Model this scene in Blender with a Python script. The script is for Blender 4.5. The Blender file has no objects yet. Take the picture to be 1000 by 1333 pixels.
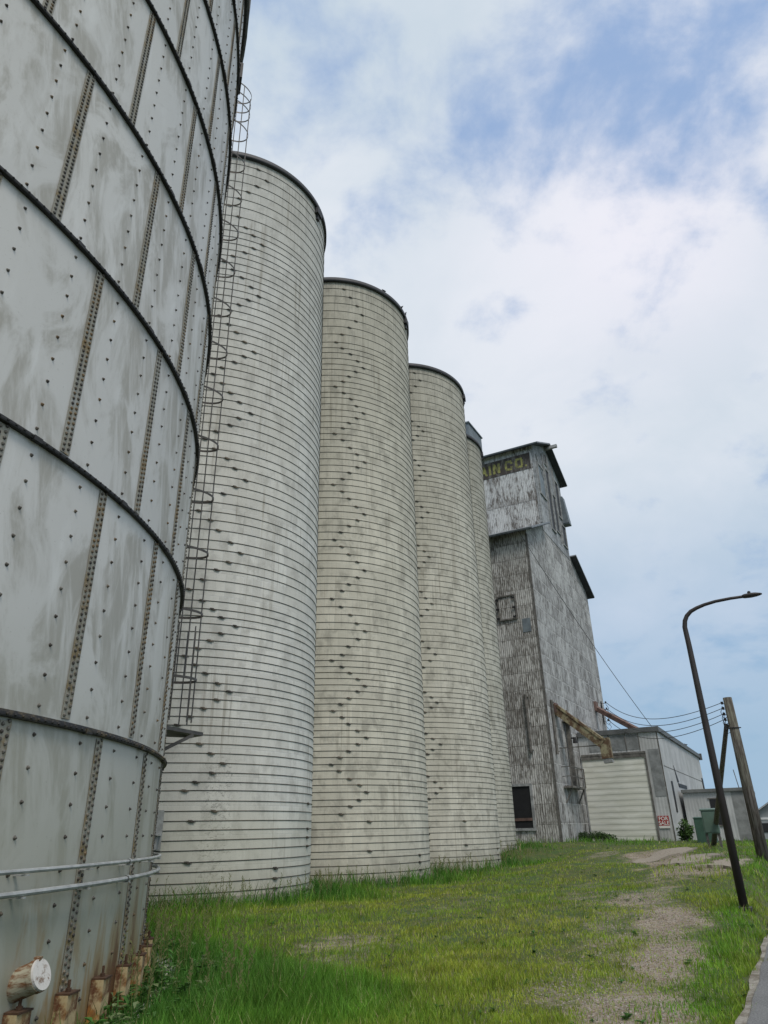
import bpy, math, random
import numpy as np
from mathutils import Vector, Matrix
random.seed(7); rng = np.random.default_rng(11)
SC = bpy.context.scene; COL = SC.collection
RAD = math.radians
ZC = 1.6                                   # eye height: heights below are given relative to the eye and lifted by this

# ---------------------------------------------------------------- camera
cam = bpy.data.cameras.new('camera'); co = bpy.data.objects.new('camera', cam); COL.objects.link(co)
cam.sensor_fit = 'HORIZONTAL'; cam.sensor_width = 36; cam.lens = 36*892/1000
cam.clip_start = 0.05; cam.clip_end = 5000
pitch, roll = .4365, -.0225
F = Vector((0, math.cos(pitch), math.sin(pitch))); U0 = Vector((0, -math.sin(pitch), math.cos(pitch))); R0 = Vector((1, 0, 0))
Rr = R0*math.cos(roll) + U0*math.sin(roll); Uu = U0*math.cos(roll) - R0*math.sin(roll)
M = Matrix((Rr, Uu, -F)).transposed().to_4x4(); M.translation = (0, 0, ZC); co.matrix_world = M
SC.camera = co
SC.render.resolution_x = 768; SC.render.resolution_y = 1024

# ---------------------------------------------------------------- sky, sun, exposure
SUN_EL, SUN_AZ = RAD(56), RAD(160)         # azimuth clockwise from +Y (the view direction)
w = bpy.data.worlds.new('World'); SC.world = w; w.use_nodes = True
nt = w.node_tree; N = nt.nodes; L = nt.links; N.clear()
def wn(t, **k):
    n = N.new(t)
    for a, b in k.items(): setattr(n, a, b)
    return n
def wm(op, a, b=None, c=None, clamp=False):
    n = wn('ShaderNodeMath', operation=op, use_clamp=clamp)
    for i, x in enumerate((a, b, c)):
        if x is None: continue
        if isinstance(x, (int, float)): n.inputs[i].default_value = x
        else: L.new(x, n.inputs[i])
    return n.outputs[0]
def wmix(f, a, b):
    n = wn('ShaderNodeMix', data_type='RGBA')
    for s, x in ((0, f), (6, a), (7, b)):
        if isinstance(x, (int, float)): n.inputs[s].default_value = x
        elif isinstance(x, tuple): n.inputs[s].default_value = (*x, 1)
        else: L.new(x, n.inputs[s])
    return n.outputs[2]
sky = wn('ShaderNodeTexSky', sky_type='NISHITA', sun_disc=False, sun_elevation=SUN_EL, sun_rotation=SUN_AZ, air_density=1.0, dust_density=1.2, ozone_density=1.5)
tc = wn('ShaderNodeTexCoord'); sep = wn('ShaderNodeSeparateXYZ'); L.new(tc.outputs['Generated'], sep.inputs[0])
zz = wm('MAXIMUM', sep.outputs[2], 0.0)
zq = wm('ADD', zz, 0.42)
cmb = wn('ShaderNodeCombineXYZ'); L.new(wm('DIVIDE', sep.outputs[0], zq), cmb.inputs[0]); L.new(wm('DIVIDE', sep.outputs[1], zq), cmb.inputs[1])
def wnoise(scale, detail, rough, off, dist=0.0):
    mp = wn('ShaderNodeMapping'); mp.inputs['Location'].default_value = off; L.new(cmb.outputs[0], mp.inputs[0])
    n = wn('ShaderNodeTexNoise'); n.inputs['Scale'].default_value = scale; n.inputs['Detail'].default_value = detail
    n.inputs['Roughness'].default_value = rough; n.inputs['Distortion'].default_value = dist
    L.new(mp.outputs[0], n.inputs['Vector']); return n.outputs[0]
big = wnoise(2.2, 4, .5, (3.1, 1.7, 0)); mid = wnoise(7.5, 10, .58, (2.4, 5.2, 0), .15); shade_n = wnoise(2.6, 6, .55, (7.3, 2.2, 0), .3)
def blob(d, k):                            # a gap or bank in the clouds in one direction of the sky
    d = Vector(d).normalized(); v = wn('ShaderNodeVectorMath', operation='DOT_PRODUCT'); L.new(tc.outputs['Generated'], v.inputs[0]); v.inputs[1].default_value = d
    return wm('EXPONENT', wm('MULTIPLY', wm('SUBTRACT', v.outputs['Value'], 1.0), k))
cover = wm('ADD', wm('MULTIPLY', big, .5), wm('MULTIPLY', mid, .85))          # about .67
cover = wm('ADD', cover, .02)
DIRS = dict(gap1=(.321, .534, .782), gap2=(.135, .577, .806), gap3=(.38, .50, .78), gap5=(-.05, .53, .84), gap6=(.42, .57, .71), bank=(.34, .63, .69), gap4=(.235, .54, .808))
cover = wm('SUBTRACT', cover, wm('MULTIPLY', blob(DIRS['gap1'], 110), .165))
cover = wm('SUBTRACT', cover, wm('MULTIPLY', blob(DIRS['gap4'], 220), .12))
cover = wm('SUBTRACT', cover, wm('MULTIPLY', blob(DIRS['gap2'], 420), .22))
cover = wm('SUBTRACT', cover, wm('MULTIPLY', blob(DIRS['gap3'], 90), .13))
cover = wm('SUBTRACT', cover, wm('MULTIPLY', blob(DIRS['gap5'], 45), .13))
cover = wm('SUBTRACT', cover, wm('MULTIPLY', blob(DIRS['gap6'], 300), .14))
cover = wm('ADD', cover, wm('MULTIPLY', blob(DIRS['bank'], 40), .13))
mr = wn('ShaderNodeMapRange', interpolation_type='SMOOTHSTEP'); L.new(cover, mr.inputs[0])
mr.inputs[1].default_value = .40; mr.inputs[2].default_value = .69
hz = wn('ShaderNodeMapRange', interpolation_type='SMOOTHSTEP'); L.new(sep.outputs[2], hz.inputs[0])   # thinner cloud low down
hz.inputs[1].default_value = .08; hz.inputs[2].default_value = .50; hz.inputs[3].default_value = .16; hz.inputs[4].default_value = 1.0
cf = wm('MULTIPLY', mr.outputs[0], hz.outputs[0], clamp=True)
CL = 10.0
csh = wn('ShaderNodeMapRange'); L.new(shade_n, csh.inputs[0]); csh.inputs[1].default_value = .38; csh.inputs[2].default_value = .62
ccol = wmix(csh.outputs[0], (.51*CL, .59*CL, .665*CL), (.64*CL, .685*CL, .745*CL))
ccol = wmix(wm('MULTIPLY', blob((.34, .63, .69), 45), .75, clamp=True), ccol, (.78*CL, .76*CL, .83*CL))
skb = wn('ShaderNodeHueSaturation'); skb.inputs['Saturation'].default_value = .85; skb.inputs['Value'].default_value = 1.0; L.new(sky.outputs[0], skb.inputs['Color'])
clear = wmix(.8, skb.outputs[0], (.30*CL, .43*CL, .67*CL))
low = wn('ShaderNodeMapRange', interpolation_type='SMOOTHSTEP'); L.new(sep.outputs[2], low.inputs[0]); low.inputs[1].default_value = .0; low.inputs[2].default_value = .55; low.inputs[3].default_value = .85; low.inputs[4].default_value = .0
clear = wmix(low.outputs[0], clear, (.25*CL, .40*CL, .54*CL))
bg = wn('ShaderNodeBackground'); L.new(wmix(cf, clear, ccol), bg.inputs[0]); bg.inputs[1].default_value = 0.10
out = wn('ShaderNodeOutputWorld'); L.new(bg.outputs[0], out.inputs[0])

sl = bpy.data.lights.new('sun', 'SUN'); sl.energy = 1.75; sl.angle = RAD(20); sl.color = (1, .94, .86)
so = bpy.data.objects.new('sun', sl); COL.objects.link(so)
sd = Vector((math.sin(SUN_AZ)*math.cos(SUN_EL), math.cos(SUN_AZ)*math.cos(SUN_EL), math.sin(SUN_EL)))
so.rotation_euler = sd.to_track_quat('Z', 'Y').to_euler(); so.location = (20, -20, 60)
SC.view_settings.view_transform = 'Standard'; SC.view_settings.look = 'None'; SC.view_settings.exposure = 0.22; SC.view_settings.gamma = 1
SC.render.engine = 'CYCLES'

# ---------------------------------------------------------------- row frame: u runs away along the silo row, v to its right
A = RAD(28.4); sA, cA = math.sin(A), math.cos(A)
def W(u, v, z=0.0): return Vector((u*sA + v*cA, u*cA - v*sA, z + ZC))
TANK = (-10.85, 7.8, 8.02)
SILOS = [(-6.61, 23.38), (-2.59, 30.65), (1.23, 37.81), (3.26, 45.12)]; SR = 4.11

# ---------------------------------------------------------------- ground heights
CTRL = np.array([(31,-3.2,-.98),(28.5,-2.4,-.98),(2,-5,-1.56),(7,-8,-1.58),(4,-6.6,-1.60),(9.5,-9.4,-1.60),(7,-4,-1.55),(8,0,-1.62),(8,-2,-1.58),(13,-10,-1.55),(17,-13,-1.66),(20,-12,-1.68),(28,-12.5,-1.72),(36,-12.6,-1.62),(38,-14,-1.4),
 (41.5,-14,-.98),(47.5,-13.4,-.84),(54.8,-10,-.93),(54.8,-7.6,-1.0),(62,-5,-1.32),(30,-6,-1.3),(38,-8,-1.05),(22,-6,-1.48),(16,-1.25,-1.40),(27,-1.5,-1.0),(24,-2.4,-1.08),(26,-5,-1.22),
 (35,-2,-1.0),(37,-3.8,-.92),(50,-5,-1.02),(60,0,-1.4),(80,0,-1.6),(12,-1.2,-1.56),(17,-20,-1.6),(30,-22,-1.6),(45,-24,-1.2),(60,-24,-1.2),(90,-10,-1.6),(2,-14,-1.5),(-10,-8,-1.5),(-10,0,-1.6)])
def ground(u, v):
    u = np.asarray(u, float); v = np.asarray(v, float)
    d2 = (u[..., None]-CTRL[:, 0])**2*.5 + (v[..., None]-CTRL[:, 1])**2
    wt = 1/(d2+1.2)**2
    z = (wt*CTRL[:, 2]).sum(-1)/wt.sum(-1)
    far = np.clip((np.hypot(u-35, v+8)-45)/40, 0, 1); z = z*(1-far) - 1.62*far
    side = np.clip((v+1.25)/.45, 0, 1); side = side*side*(3-2*side); z = z*(1-side) - 1.66*side     # down to the street
    return z + .018*np.sin(u*2.1+v*1.3) + .014*np.sin(v*3.7-u*.9+1) + .010*np.sin(u*5.3+2*v)*(1-far)

# ---------------------------------------------------------------- helpers
class MB:
    def __init__(s): s.v = []; s.f = []; s.m = []
    def add(s, vs, fs, mi=0):
        o = len(s.v); s.v += [tuple(p) for p in vs]; s.f += [tuple(o+i for i in f) for f in fs]; s.m += [mi]*len(fs)
    def box(s, a, b, mi=0, mat=None):
        x0, y0, z0 = a; x1, y1, z1 = b
        vs = [(x0,y0,z0),(x1,y0,z0),(x1,y1,z0),(x0,y1,z0),(x0,y0,z1),(x1,y0,z1),(x1,y1,z1),(x0,y1,z1)]
        if mat is not None: vs = [mat @ Vector(p) for p in vs]
        s.add(vs, [(0,3,2,1),(4,5,6,7),(0,1,5,4),(1,2,6,5),(2,3,7,6),(3,0,4,7)], mi)
    def bar(s, a, b, wx, wy, mi=0, up=(0,0,1)):
        a = Vector(a); b = Vector(b); d = (b-a); l = d.length; d.normalize(); up = Vector(up)
        if abs(d.dot(up)) > .98: up = Vector((1,0,0))
        x = d.cross(up).normalized(); y = x.cross(d)
        m = Matrix((x, d, y)).transposed().to_4x4(); m.translation = a
        s.box((-wx/2, 0, -wy/2), (wx/2, l, wy/2), mi, m)
    def tube(s, pts, r, n=8, cap=True, mi=0):
        pts = [Vector(p) for p in pts]; k = len(pts); rs = r if isinstance(r, (list, tuple)) else [r]*k
        vs = []; px = None
        for i, p in enumerate(pts):
            d = (pts[min(i+1,k-1)]-pts[max(i-1,0)]).normalized()
            if px is None: px = d.orthogonal().normalized()
            px = (px - d*px.dot(d)).normalized(); py = d.cross(px)
            vs += [p + (px*math.cos(t) + py*math.sin(t))*rs[i] for t in [2*math.pi*j/n for j in range(n)]]
        fs = [(i*n+j, i*n+(j+1)%n, (i+1)*n+(j+1)%n, (i+1)*n+j) for i in range(k-1) for j in range(n)]
        if cap: fs += [tuple(range(n))[::-1], tuple((k-1)*n+j for j in range(n))]
        s.add(vs, fs, mi)
    def ring(s, R, r, z=0, n=128, m=6, a0=0, a1=2*math.pi, c=(0,0)):
        closed = abs(a1-a0-2*math.pi) < 1e-6; k = n if closed else n+1; vs = []
        for i in range(k):
            a = a0+(a1-a0)*i/n
            for j in range(m):
                t = 2*math.pi*j/m; rr = R+r*math.cos(t); vs.append((c[0]+rr*math.cos(a), c[1]+rr*math.sin(a), z+r*math.sin(t)))
        fs = [(i*m+j, ((i+1)%k)*m+j, ((i+1)%k)*m+(j+1)%m, i*m+(j+1)%m) for i in range(n) for j in range(m)]
        s.add(vs, fs)
    def lathe(s, prof, n=96, a0=0, a1=2*math.pi, mi=0):       # prof: (radius, z)
        closed = abs(a1-a0-2*math.pi) < 1e-6; k = n if closed else n+1; p = len(prof)
        vs = [(r*math.cos(a0+(a1-a0)*i/n), r*math.sin(a0+(a1-a0)*i/n), z) for i in range(k) for r, z in prof]
        s.add(vs, [(i*p+j, ((i+1)%k)*p+j, ((i+1)%k)*p+j+1, i*p+j+1) for i in range(n) for j in range(p-1)], mi)
    def prism(s, poly, axis, a, b, mi=0, mside=None):         # poly of 2-D points, extruded along axis 'x' from a to b (points are (y,z))
        n = len(poly); vs = []
        for t in (a, b):
            for p, q in poly: vs.append((t, p, q) if axis == 'x' else ((p, t, q) if axis == 'y' else (p, q, t)))
        s.add(vs, [tuple(range(n))[::-1], tuple(range(n, 2*n))], mi)
        s.add(vs, [(i, (i+1)%n, n+(i+1)%n, n+i) for i in range(n)], mi if mside is None else mside)
    def dome(s, p, nrm, r, h, n=6, mi=0):
        p = Vector(p); nrm = Vector(nrm).normalized(); x = nrm.orthogonal().normalized(); y = nrm.cross(x); vs = []
        for rr, hh in ((r, 0), (r*.8, h*.65)):
            vs += [p + (x*math.cos(t)+y*math.sin(t))*rr + nrm*hh for t in [2*math.pi*j/n for j in range(n)]]
        vs.append(p + nrm*h)
        s.add(vs, [(j, (j+1)%n, n+(j+1)%n, n+j) for j in range(n)] + [(n+j, n+(j+1)%n, 2*n) for j in range(n)], mi)
    def mesh(s, name, mats, smooth=False):
        me = bpy.data.meshes.new(name); me.from_pydata(s.v, [], s.f)
        for m in (mats if isinstance(mats, (list, tuple)) else [mats]): me.materials.append(m)
        me.polygons.foreach_set('material_index', s.m)
        import bmesh
        bm = bmesh.new(); bm.from_mesh(me); bmesh.ops.recalc_face_normals(bm, faces=bm.faces); bm.to_mesh(me); bm.free()
        if smooth: me.shade_smooth() if hasattr(me, 'shade_smooth') else None
        me.update(); return me
    def build(s, name, mats, parent=None, smooth=False, loc=None, rz=None):
        return link(name, s.mesh(name, mats, smooth), parent, loc, rz)
def link(name, me, parent=None, loc=None, rz=None):
    o = bpy.data.objects.new(name, me); COL.objects.link(o)
    if parent: o.parent = parent
    if loc is not None: o.location = loc
    if rz is not None: o.rotation_euler = (0, 0, rz)
    return o
def tag(o, label=None, cat=None, group=None, kind=None):
    for k, x in (('label', label), ('category', cat), ('group', group), ('kind', kind)):
        if x: o[k] = x
    return o
def thing(name, loc, label, cat, rz=0, group=None):
    o = bpy.data.objects.new(name, None); COL.objects.link(o); o.location = loc; o.rotation_euler = (0, 0, rz); o.empty_display_size = .3
    return tag(o, label, cat, group)

# ---------------------------------------------------------------- material helpers
class Mat:
    def __init__(s, name):
        s.m = bpy.data.materials.new(name); s.m.use_nodes = True; s.t = s.m.node_tree; s.N = s.t.nodes; s.L = s.t.links
        s.b = s.N['Principled BSDF']; s.tc = s.N.new('ShaderNodeTexCoord'); s._sep = None
    def n(s, t, **k):
        x = s.N.new(t)
        for a, b in k.items(): setattr(x, a, b)
        return x
    def put(s, sock, x):
        if x is None: return
        if isinstance(x, (int, float)): sock.default_value = x
        elif isinstance(x, tuple): sock.default_value = (*x, 1) if sock.type == 'RGBA' else x
        else: s.L.new(x, sock)
    def math(s, op, a, b=None, c=None, clamp=False):
        x = s.n('ShaderNodeMath', operation=op, use_clamp=clamp)
        for i, q in enumerate((a, b, c)): s.put(x.inputs[i], q)
        return x.outputs[0]
    def mix(s, f, a, b, mode='MIX'):
        x = s.n('ShaderNodeMix', data_type='RGBA', blend_type=mode); s.put(x.inputs[0], f); s.put(x.inputs[6], a); s.put(x.inputs[7], b); return x.outputs[2]
    def rng(s, x, a, b, c=0., d=1., smooth=True):
        q = s.n('ShaderNodeMapRange'); q.interpolation_type = 'SMOOTHSTEP' if smooth else 'LINEAR'; s.put(q.inputs[0], x)
        for i, t in enumerate((a, b, c, d)): q.inputs[i+1].default_value = t
        return q.outputs[0]
    def obj(s): return s.tc.outputs['Object']
    def sep(s):
        if not s._sep: s._sep = s.n('ShaderNodeSeparateXYZ'); s.L.new(s.obj(), s._sep.inputs[0])
        return s._sep.outputs
    def comb(s, x, y, z=0.0):
        q = s.n('ShaderNodeCombineXYZ')
        for i, t in enumerate((x, y, z)): s.put(q.inputs[i], t)
        return q.outputs[0]
    def noise(s, vec, scale, detail=4, rough=.5, dist=0., stretch=None, off=(0,0,0)):
        mp = s.n('ShaderNodeMapping'); s.put(mp.inputs[0], vec); mp.inputs['Location'].default_value = off
        if stretch: mp.inputs['Scale'].default_value = stretch
        q = s.n('ShaderNodeTexNoise'); s.L.new(mp.outputs[0], q.inputs['Vector'])
        for k, t in (('Scale', scale), ('Detail', detail), ('Roughness', rough), ('Distortion', dist)): q.inputs[k].default_value = t
        return q.outputs[0]
    def fin(s, col, rough=.8, metal=0., bump=None, bs=.3, bd=.02, spec=None):
        s.put(s.b.inputs['Base Color'], col); s.put(s.b.inputs['Roughness'], rough); s.put(s.b.inputs['Metallic'], metal)
        if spec is not None: s.b.inputs['Specular IOR Level'].default_value = spec
        if bump is not None:
            q = s.n('ShaderNodeBump'); q.inputs['Strength'].default_value = bs; q.inputs['Distance'].default_value = bd
            s.L.new(bump, q.inputs['Height']); s.L.new(q.outputs[0], s.b.inputs['Normal'])
        return s.m
def plain(name, col, rough=.7, metal=0., var=.35, scale=6., dark=None, bs=.2):
    m = Mat(name); n = m.noise(m.obj(), scale, 5, .6); d = dark or tuple(c*(1-var) for c in col)
    return m.fin(m.mix(m.rng(n, .35, .65), d, col), rough, metal, n, bs, .01)

# ---- cylindrical coordinates: arc length and height
def cyl_coords(m, R):
    x, y, z = m.sep()[:3]
    ang = m.math('ARCTAN2', y, x); s = m.math('MULTIPLY', ang, R)
    return s, z, m.comb(s, z, 0.0)

def silo_mat(name, paint, tint, grime_amt, seed, mortar, speck=False, topdark=.6):
    m = Mat(name); s, z, v = cyl_coords(m, SR)
    br = m.n('ShaderNodeTexBrick'); br.offset = .5; m.put(br.inputs['Vector'], v)
    br.inputs['Scale'].default_value = 1; br.inputs['Brick Width'].default_value = .29; br.inputs['Row Height'].default_value = .72
    br.inputs['Mortar Size'].default_value = .010; br.inputs['Mortar Smooth'].default_value = .2; br.inputs['Bias'].default_value = 0
    m.put(br.inputs['Color1'], paint); m.put(br.inputs['Color2'], tuple(c*.80 for c in paint)); m.put(br.inputs['Mortar'], mortar)
    base = br.outputs['Color']
    big = m.noise(v, .28, 6, .62, .6, (1.3, .7, 1), (seed, seed*2, 0))
    base = m.mix(m.rng(big, .40, .62, 0, .7), base, tint)
    pat = m.noise(v, 1.6, 6, .65, .3, (1.2, .8, 1), (seed*3, 1, 0))
    base = m.mix(m.rng(pat, .47, .66, 0, .6*grime_amt), base, tuple(c*.52 for c in tint))
    strk = m.noise(v, 1.0, 5, .6, 0., (9, .35, 1), (seed, 4, 0))
    hgt = m.rng(z, 4., 27., .25, 1.)
    base = m.mix(m.math('MULTIPLY', m.rng(strk, .5, .74, 0, .6*grime_amt), hgt), base, (.15, .145, .125))
    top = m.rng(m.math('ADD', z, m.math('MULTIPLY', m.math('SUBTRACT', strk, .5), 4.5)), 23.6, 26.2, 0, topdark)
    base = m.mix(m.math('MULTIPLY', top, m.rng(pat, .3, .62, .35, 1.)), base, (.12, .115, .10))
    # dirt gathered in each course under the hoops
    spk = m.noise(v, 9, 5, .75, 0, (1, 1, 1), (seed, 9, 0))
    base = m.mix(m.rng(spk, .60, .70, 0, .30*grime_amt), base, (.17, .165, .14))
    run = m.noise(v, 1.0, 5, .65, .2, (6, .12, 1), (seed*2, 21, 0)); rpt = m.noise(v, .5, 3, .5, 0, (1, .5, 1), (seed, 33, 0))
    base = m.mix(m.math('MULTIPLY', m.rng(run, .54, .66, 0, .55), m.rng(rpt, .46, .6)), base, (.25, .22, .165))
    foot = m.rng(m.math('ADD', z, m.math('MULTIPLY', m.math('SUBTRACT', pat, .5), 1.6)), -1.7, -.5, .62, 0)
    base = m.mix(m.math('MULTIPLY', foot, m.rng(spk, .3, .6, .4, 1.)), base, (.19, .175, .115))
    fine = m.noise(v, 38, 3, .6)
    base = m.mix(m.rng(fine, .3, .7, 0, .14), base, (.2, .2, .18))
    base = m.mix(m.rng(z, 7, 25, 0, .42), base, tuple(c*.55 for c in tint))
    if speck:
        ds = m.math('SUBTRACT', s, -4.35); gate = m.math('MULTIPLY', m.rng(m.math('ABSOLUTE', ds), .15, 1.25, 1, 0), m.rng(z, 1.4, 3.6, 1, 0))
        sp = m.noise(v, 7, 8, .85, .4, (1, 1.3, 1), (5, 5, 0))
        th = m.math('SUBTRACT', sp, m.math('MULTIPLY', gate, .16))
        base = m.mix(m.math('MULTIPLY', m.math('MULTIPLY', m.rng(m.math('ADD', sp, m.math('MULTIPLY', gate, .15)), .66, .76), gate), .62), base, (.06, .055, .045))
        base = m.mix(m.rng(z, -.2, 1.2, .28, 0), base, (.46, .44, .30))
    hgtb = m.math('ADD', m.math('MULTIPLY', br.outputs['Fac'], -.6), m.math('MULTIPLY', spk, .5))
    return m.fin(base, .88, 0, hgtb, .35, .02)

def tank_mat():
    m = Mat('tank_steel'); R = TANK[2]; s, z, v = cyl_coords(m, R); zr = m.math('SUBTRACT', z, 1.5)
    row = m.math('FLOOR', m.math('DIVIDE', m.math('SUBTRACT', zr, .93), 2.4))
    par = m.math('MULTIPLY', m.math('SUBTRACT', 1.0, m.math('MODULO', m.math('ABSOLUTE', row), 2.0)), 4.85)
    col = m.math('FLOOR', m.math('DIVIDE', m.math('ADD', m.math('ADD', m.math('MULTIPLY', m.math('DIVIDE', s, R), 57.2958), 4.75), par), 10.0))
    wnz = m.n('ShaderNodeTexWhiteNoise', noise_dimensions='2D'); m.put(wnz.inputs['Vector'], m.comb(col, row)); rnd = wnz.outputs['Value']
    c = m.mix(rnd, (.555, .545, .515), (.62, .605, .57))
    blt = m.noise(m.comb(m.math('ADD', s, m.math('MULTIPLY', rnd, 9)), zr), .9, 6, .62, .8, (1.5, .8, 1), (3, 0, 0))
    stk = m.noise(m.comb(m.math('ADD', s, m.math('MULTIPLY', zr, .22)), zr), 1.2, 5, .65, .3, (4.5, .7, 1), (9, 3, 0))
    stain = m.math('MULTIPLY', m.rng(blt, .42, .57), m.rng(stk, .32, .58))
    c = m.mix(m.math('MULTIPLY', stain, .68), c, (.29, .27, .22))
    pale = m.noise(m.comb(s, zr), 1.1, 5, .6, .4, (2.2, .5, 1), (20, 8, 0))
    c = m.mix(m.rng(pale, .52, .72, 0, .5), c, (.72, .715, .69))
    spk = m.noise(v, 30, 4, .7)
    c = m.mix(m.rng(spk, .62, .70, 0, .4), c, (.27, .25, .21))
    # bottom course: greener, with rust runs above the anchors
    lowm = m.rng(zr, -1.6, 2.6, 1, 0)
    c = m.mix(m.math('MULTIPLY', lowm, .8), c, (.31, .31, .235))
    rst = m.noise(v, 1.0, 5, .62, .4, (3.6, .75, 1), (1, 14, 0))
    rgate = m.rng(zr, -1.55, .2, 1, 0)
    rm = m.math('MULTIPLY', m.rng(m.math('ADD', rst, m.math('MULTIPLY', rgate, .22)), .58, .70), rgate)
    c = m.mix(m.math('MULTIPLY', rm, .8), c, (.27, .17, .055))
    rm2 = m.math('MULTIPLY', m.rng(m.math('ADD', rst, m.math('MULTIPLY', rgate, .20)), .69, .77), rgate)
    c = m.mix(m.math('MULTIPLY', rm2, .85), c, (.11, .04, .018))
    dent = m.noise(v, .9, 3, .5, 0, (1, .6, 1))
    return m.fin(c, .52, .15, dent, .25, .06, .4)

def corr_mat(name, axis, rows, thr, dark, light, mid, seed, rowline=.7, off=0., blot=.3, lightrow=False):
    m = Mat(name); x, y, z = m.sep()[:3]; t = x if axis == 'x' else y; v = m.comb(t, z, 0.)
    fine = m.noise(v, 1.0, 5, .7, .3, (11.0, 2.0, 1), (seed, 0, 0))
    c1 = m.noise(v, 1.0, 6, .7, .3, (3.2, .8, 1), (seed+3, 5, 0))
    c2 = m.noise(v, .35, 4, .6, .3, (1.2, 1, 1), (seed, 7, 0))
    rowi = m.math('FLOOR', m.math('DIVIDE', m.math('ADD', z, off), rows)); sh = m.math('FLOOR', m.math('DIVIDE', m.math('ADD', t, m.math('MULTIPLY', rowi, .37)), .85))
    wn_ = m.n('ShaderNodeTexWhiteNoise', noise_dimensions='2D'); m.put(wn_.inputs['Vector'], m.comb(sh, rowi)); rnd = wn_.outputs['Value']
    a = m.math('ADD', m.math('MULTIPLY', fine, 1-blot), m.math('MULTIPLY', c1, blot))
    a = m.math('ADD', a, m.math('MULTIPLY', m.math('SUBTRACT', c2, .5), .22)); a = m.math('ADD', a, m.math('MULTIPLY', m.math('SUBTRACT', rnd, .5), .05))
    f = m.rng(a, thr-.075, thr+.075)
    c = m.mix(f, dark, m.mix(rnd, mid, light)); flk = m.noise(v, 1.0, 4, .75, 0, (14, 5, 1), (seed, 31, 0)); c = m.mix(m.rng(flk, .56, .66, 0, .6), c, dark); c = m.mix(m.rng(flk, .34, .42, .5, 0), c, light)
    wv = m.math('SINE', m.math('MULTIPLY', t, 2*math.pi/.15))
    c = m.mix(m.rng(wv, -.2, 1, 0, .42), c, tuple(q*.45 for q in mid))
    fr = m.math('FRACT', m.math('DIVIDE', m.math('ADD', m.math('ADD', z, off), m.math('MULTIPLY', m.math('SUBTRACT', m.noise(v, 1, 4, .6, 0, (1.6, .05, 1)), .5), .16)), rows))
    ln = m.math('ADD', m.rng(fr, 0, .03, 1, 0), m.rng(fr, .98, 1, 0, 1), clamp=True)
    gaps = m.rng(m.noise(v, 1, 3, .6, 0, (2.5, .3, 1), (3, 3, 0)), .34, .5)
    c = m.mix(m.math('MULTIPLY', m.math('MULTIPLY', ln, gaps), rowline), c, (.75, .75, .74) if lightrow else (.045, .04, .036))
    edge = m.math('MULTIPLY', m.rng(fr, .03, .22, 1, 0), m.rng(c1, .42, .6))
    c = m.mix(m.math('MULTIPLY', edge, .45), c, tuple(q*.8 for q in dark))
    return m.fin(c, .8, 0., m.math('ADD', wv, m.math('MULTIPLY', ln, 1.5)), .6, .02)

MT = {}
MT['tank'] = tank_mat()
m = Mat('tank_ring_steel'); n = m.noise(m.obj(), 7, 5, .65); gp = m.n('ShaderNodeNewGeometry'); gs = m.n('ShaderNodeSeparateXYZ'); m.L.new(gp.outputs['Position'], gs.inputs[0]); hz_ = m.rng(gs.outputs[2], 2.0, 5.0)
MT['flange'] = m.fin(m.mix(m.rng(n, .45, .66), (.022, .021, .021), m.mix(hz_, (.12, .09, .05), (.032, .03, .028))), .6, .2, n, .4, .01)
m = Mat('bolted_seam_steel'); n = m.noise(m.obj(), 5, 5, .7); gp = m.n('ShaderNodeNewGeometry'); gs = m.n('ShaderNodeSeparateXYZ'); m.L.new(gp.outputs['Position'], gs.inputs[0]); nb = m.math('SUBTRACT', m.noise(gp.outputs['Position'], 1.1, 3, .6), m.rng(gs.outputs[2], .2, 7.0, .16, 0.))
MT['seam'] = m.fin(m.mix(m.rng(n, .45, .62), (.28, .265, .215), m.mix(m.rng(nb, .4, .6), (.22, .16, .075), (.36, .355, .32))), .6, .2, n, .3, .01)
m = Mat('weathered_bolt'); gp = m.n('ShaderNodeNewGeometry'); n = m.noise(gp.outputs['Position'], 9, 3, .6); n2 = m.noise(gp.outputs['Position'], .8, 3, .6)
MT['bolt'] = m.fin(m.mix(m.rng(n, .42, .6), (.06, .052, .045), m.mix(m.rng(n2, .45, .6), (.15, .14, .12), (.17, .11, .05))), .6, .3)
MT['rust'] = None
m = Mat('rusty_anchor'); n = m.noise(m.obj(), 6, 6, .7); n2 = m.noise(m.obj(), 2.5, 4, .6)
MT['rust'] = m.fin(m.mix(m.rng(n, .40, .60), m.mix(m.rng(n2, .4, .6), (.10, .035, .012), (.34, .15, .03)), (.42, .33, .18)), .85, 0, n, .5, .01)
MT['rustdark'] = plain('dark_rust', (.10, .05, .025), .85, .1, .5, 10)
m = Mat('stub_pipe_paint'); n = m.noise(m.obj(), 4, 6, .7, .3, (1, 1, 3)); 
MT['nozzle'] = m.fin(m.mix(m.rng(n, .46, .60), (.40, .37, .27), (.17, .075, .03)), .7, .1, n, .4, .01)
m = Mat('blank_cap'); n = m.noise(m.obj(), 14, 6, .7)
MT['cap'] = m.fin(m.mix(m.rng(n, .52, .66), (.56, .535, .50), (.22, .16, .12)), .75, 0, n, .3, .01)
MT['pipe'] = plain('galvanised_pipe', (.46, .47, .46), .5, .3, .35, 4)
MT['ladder'] = plain('weathered_ladder_steel', (.11, .10, .09), .55, .4, .5, 3)
m = Mat('rusty_hoop_rod'); gp = m.n('ShaderNodeNewGeometry'); n = m.noise(gp.outputs['Position'], 1.3, 5, .65)
MT['hoop'] = m.fin(m.mix(m.rng(n, .38, .62), (.04, .036, .032), (.14, .115, .085)), .75, .2)
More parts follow.
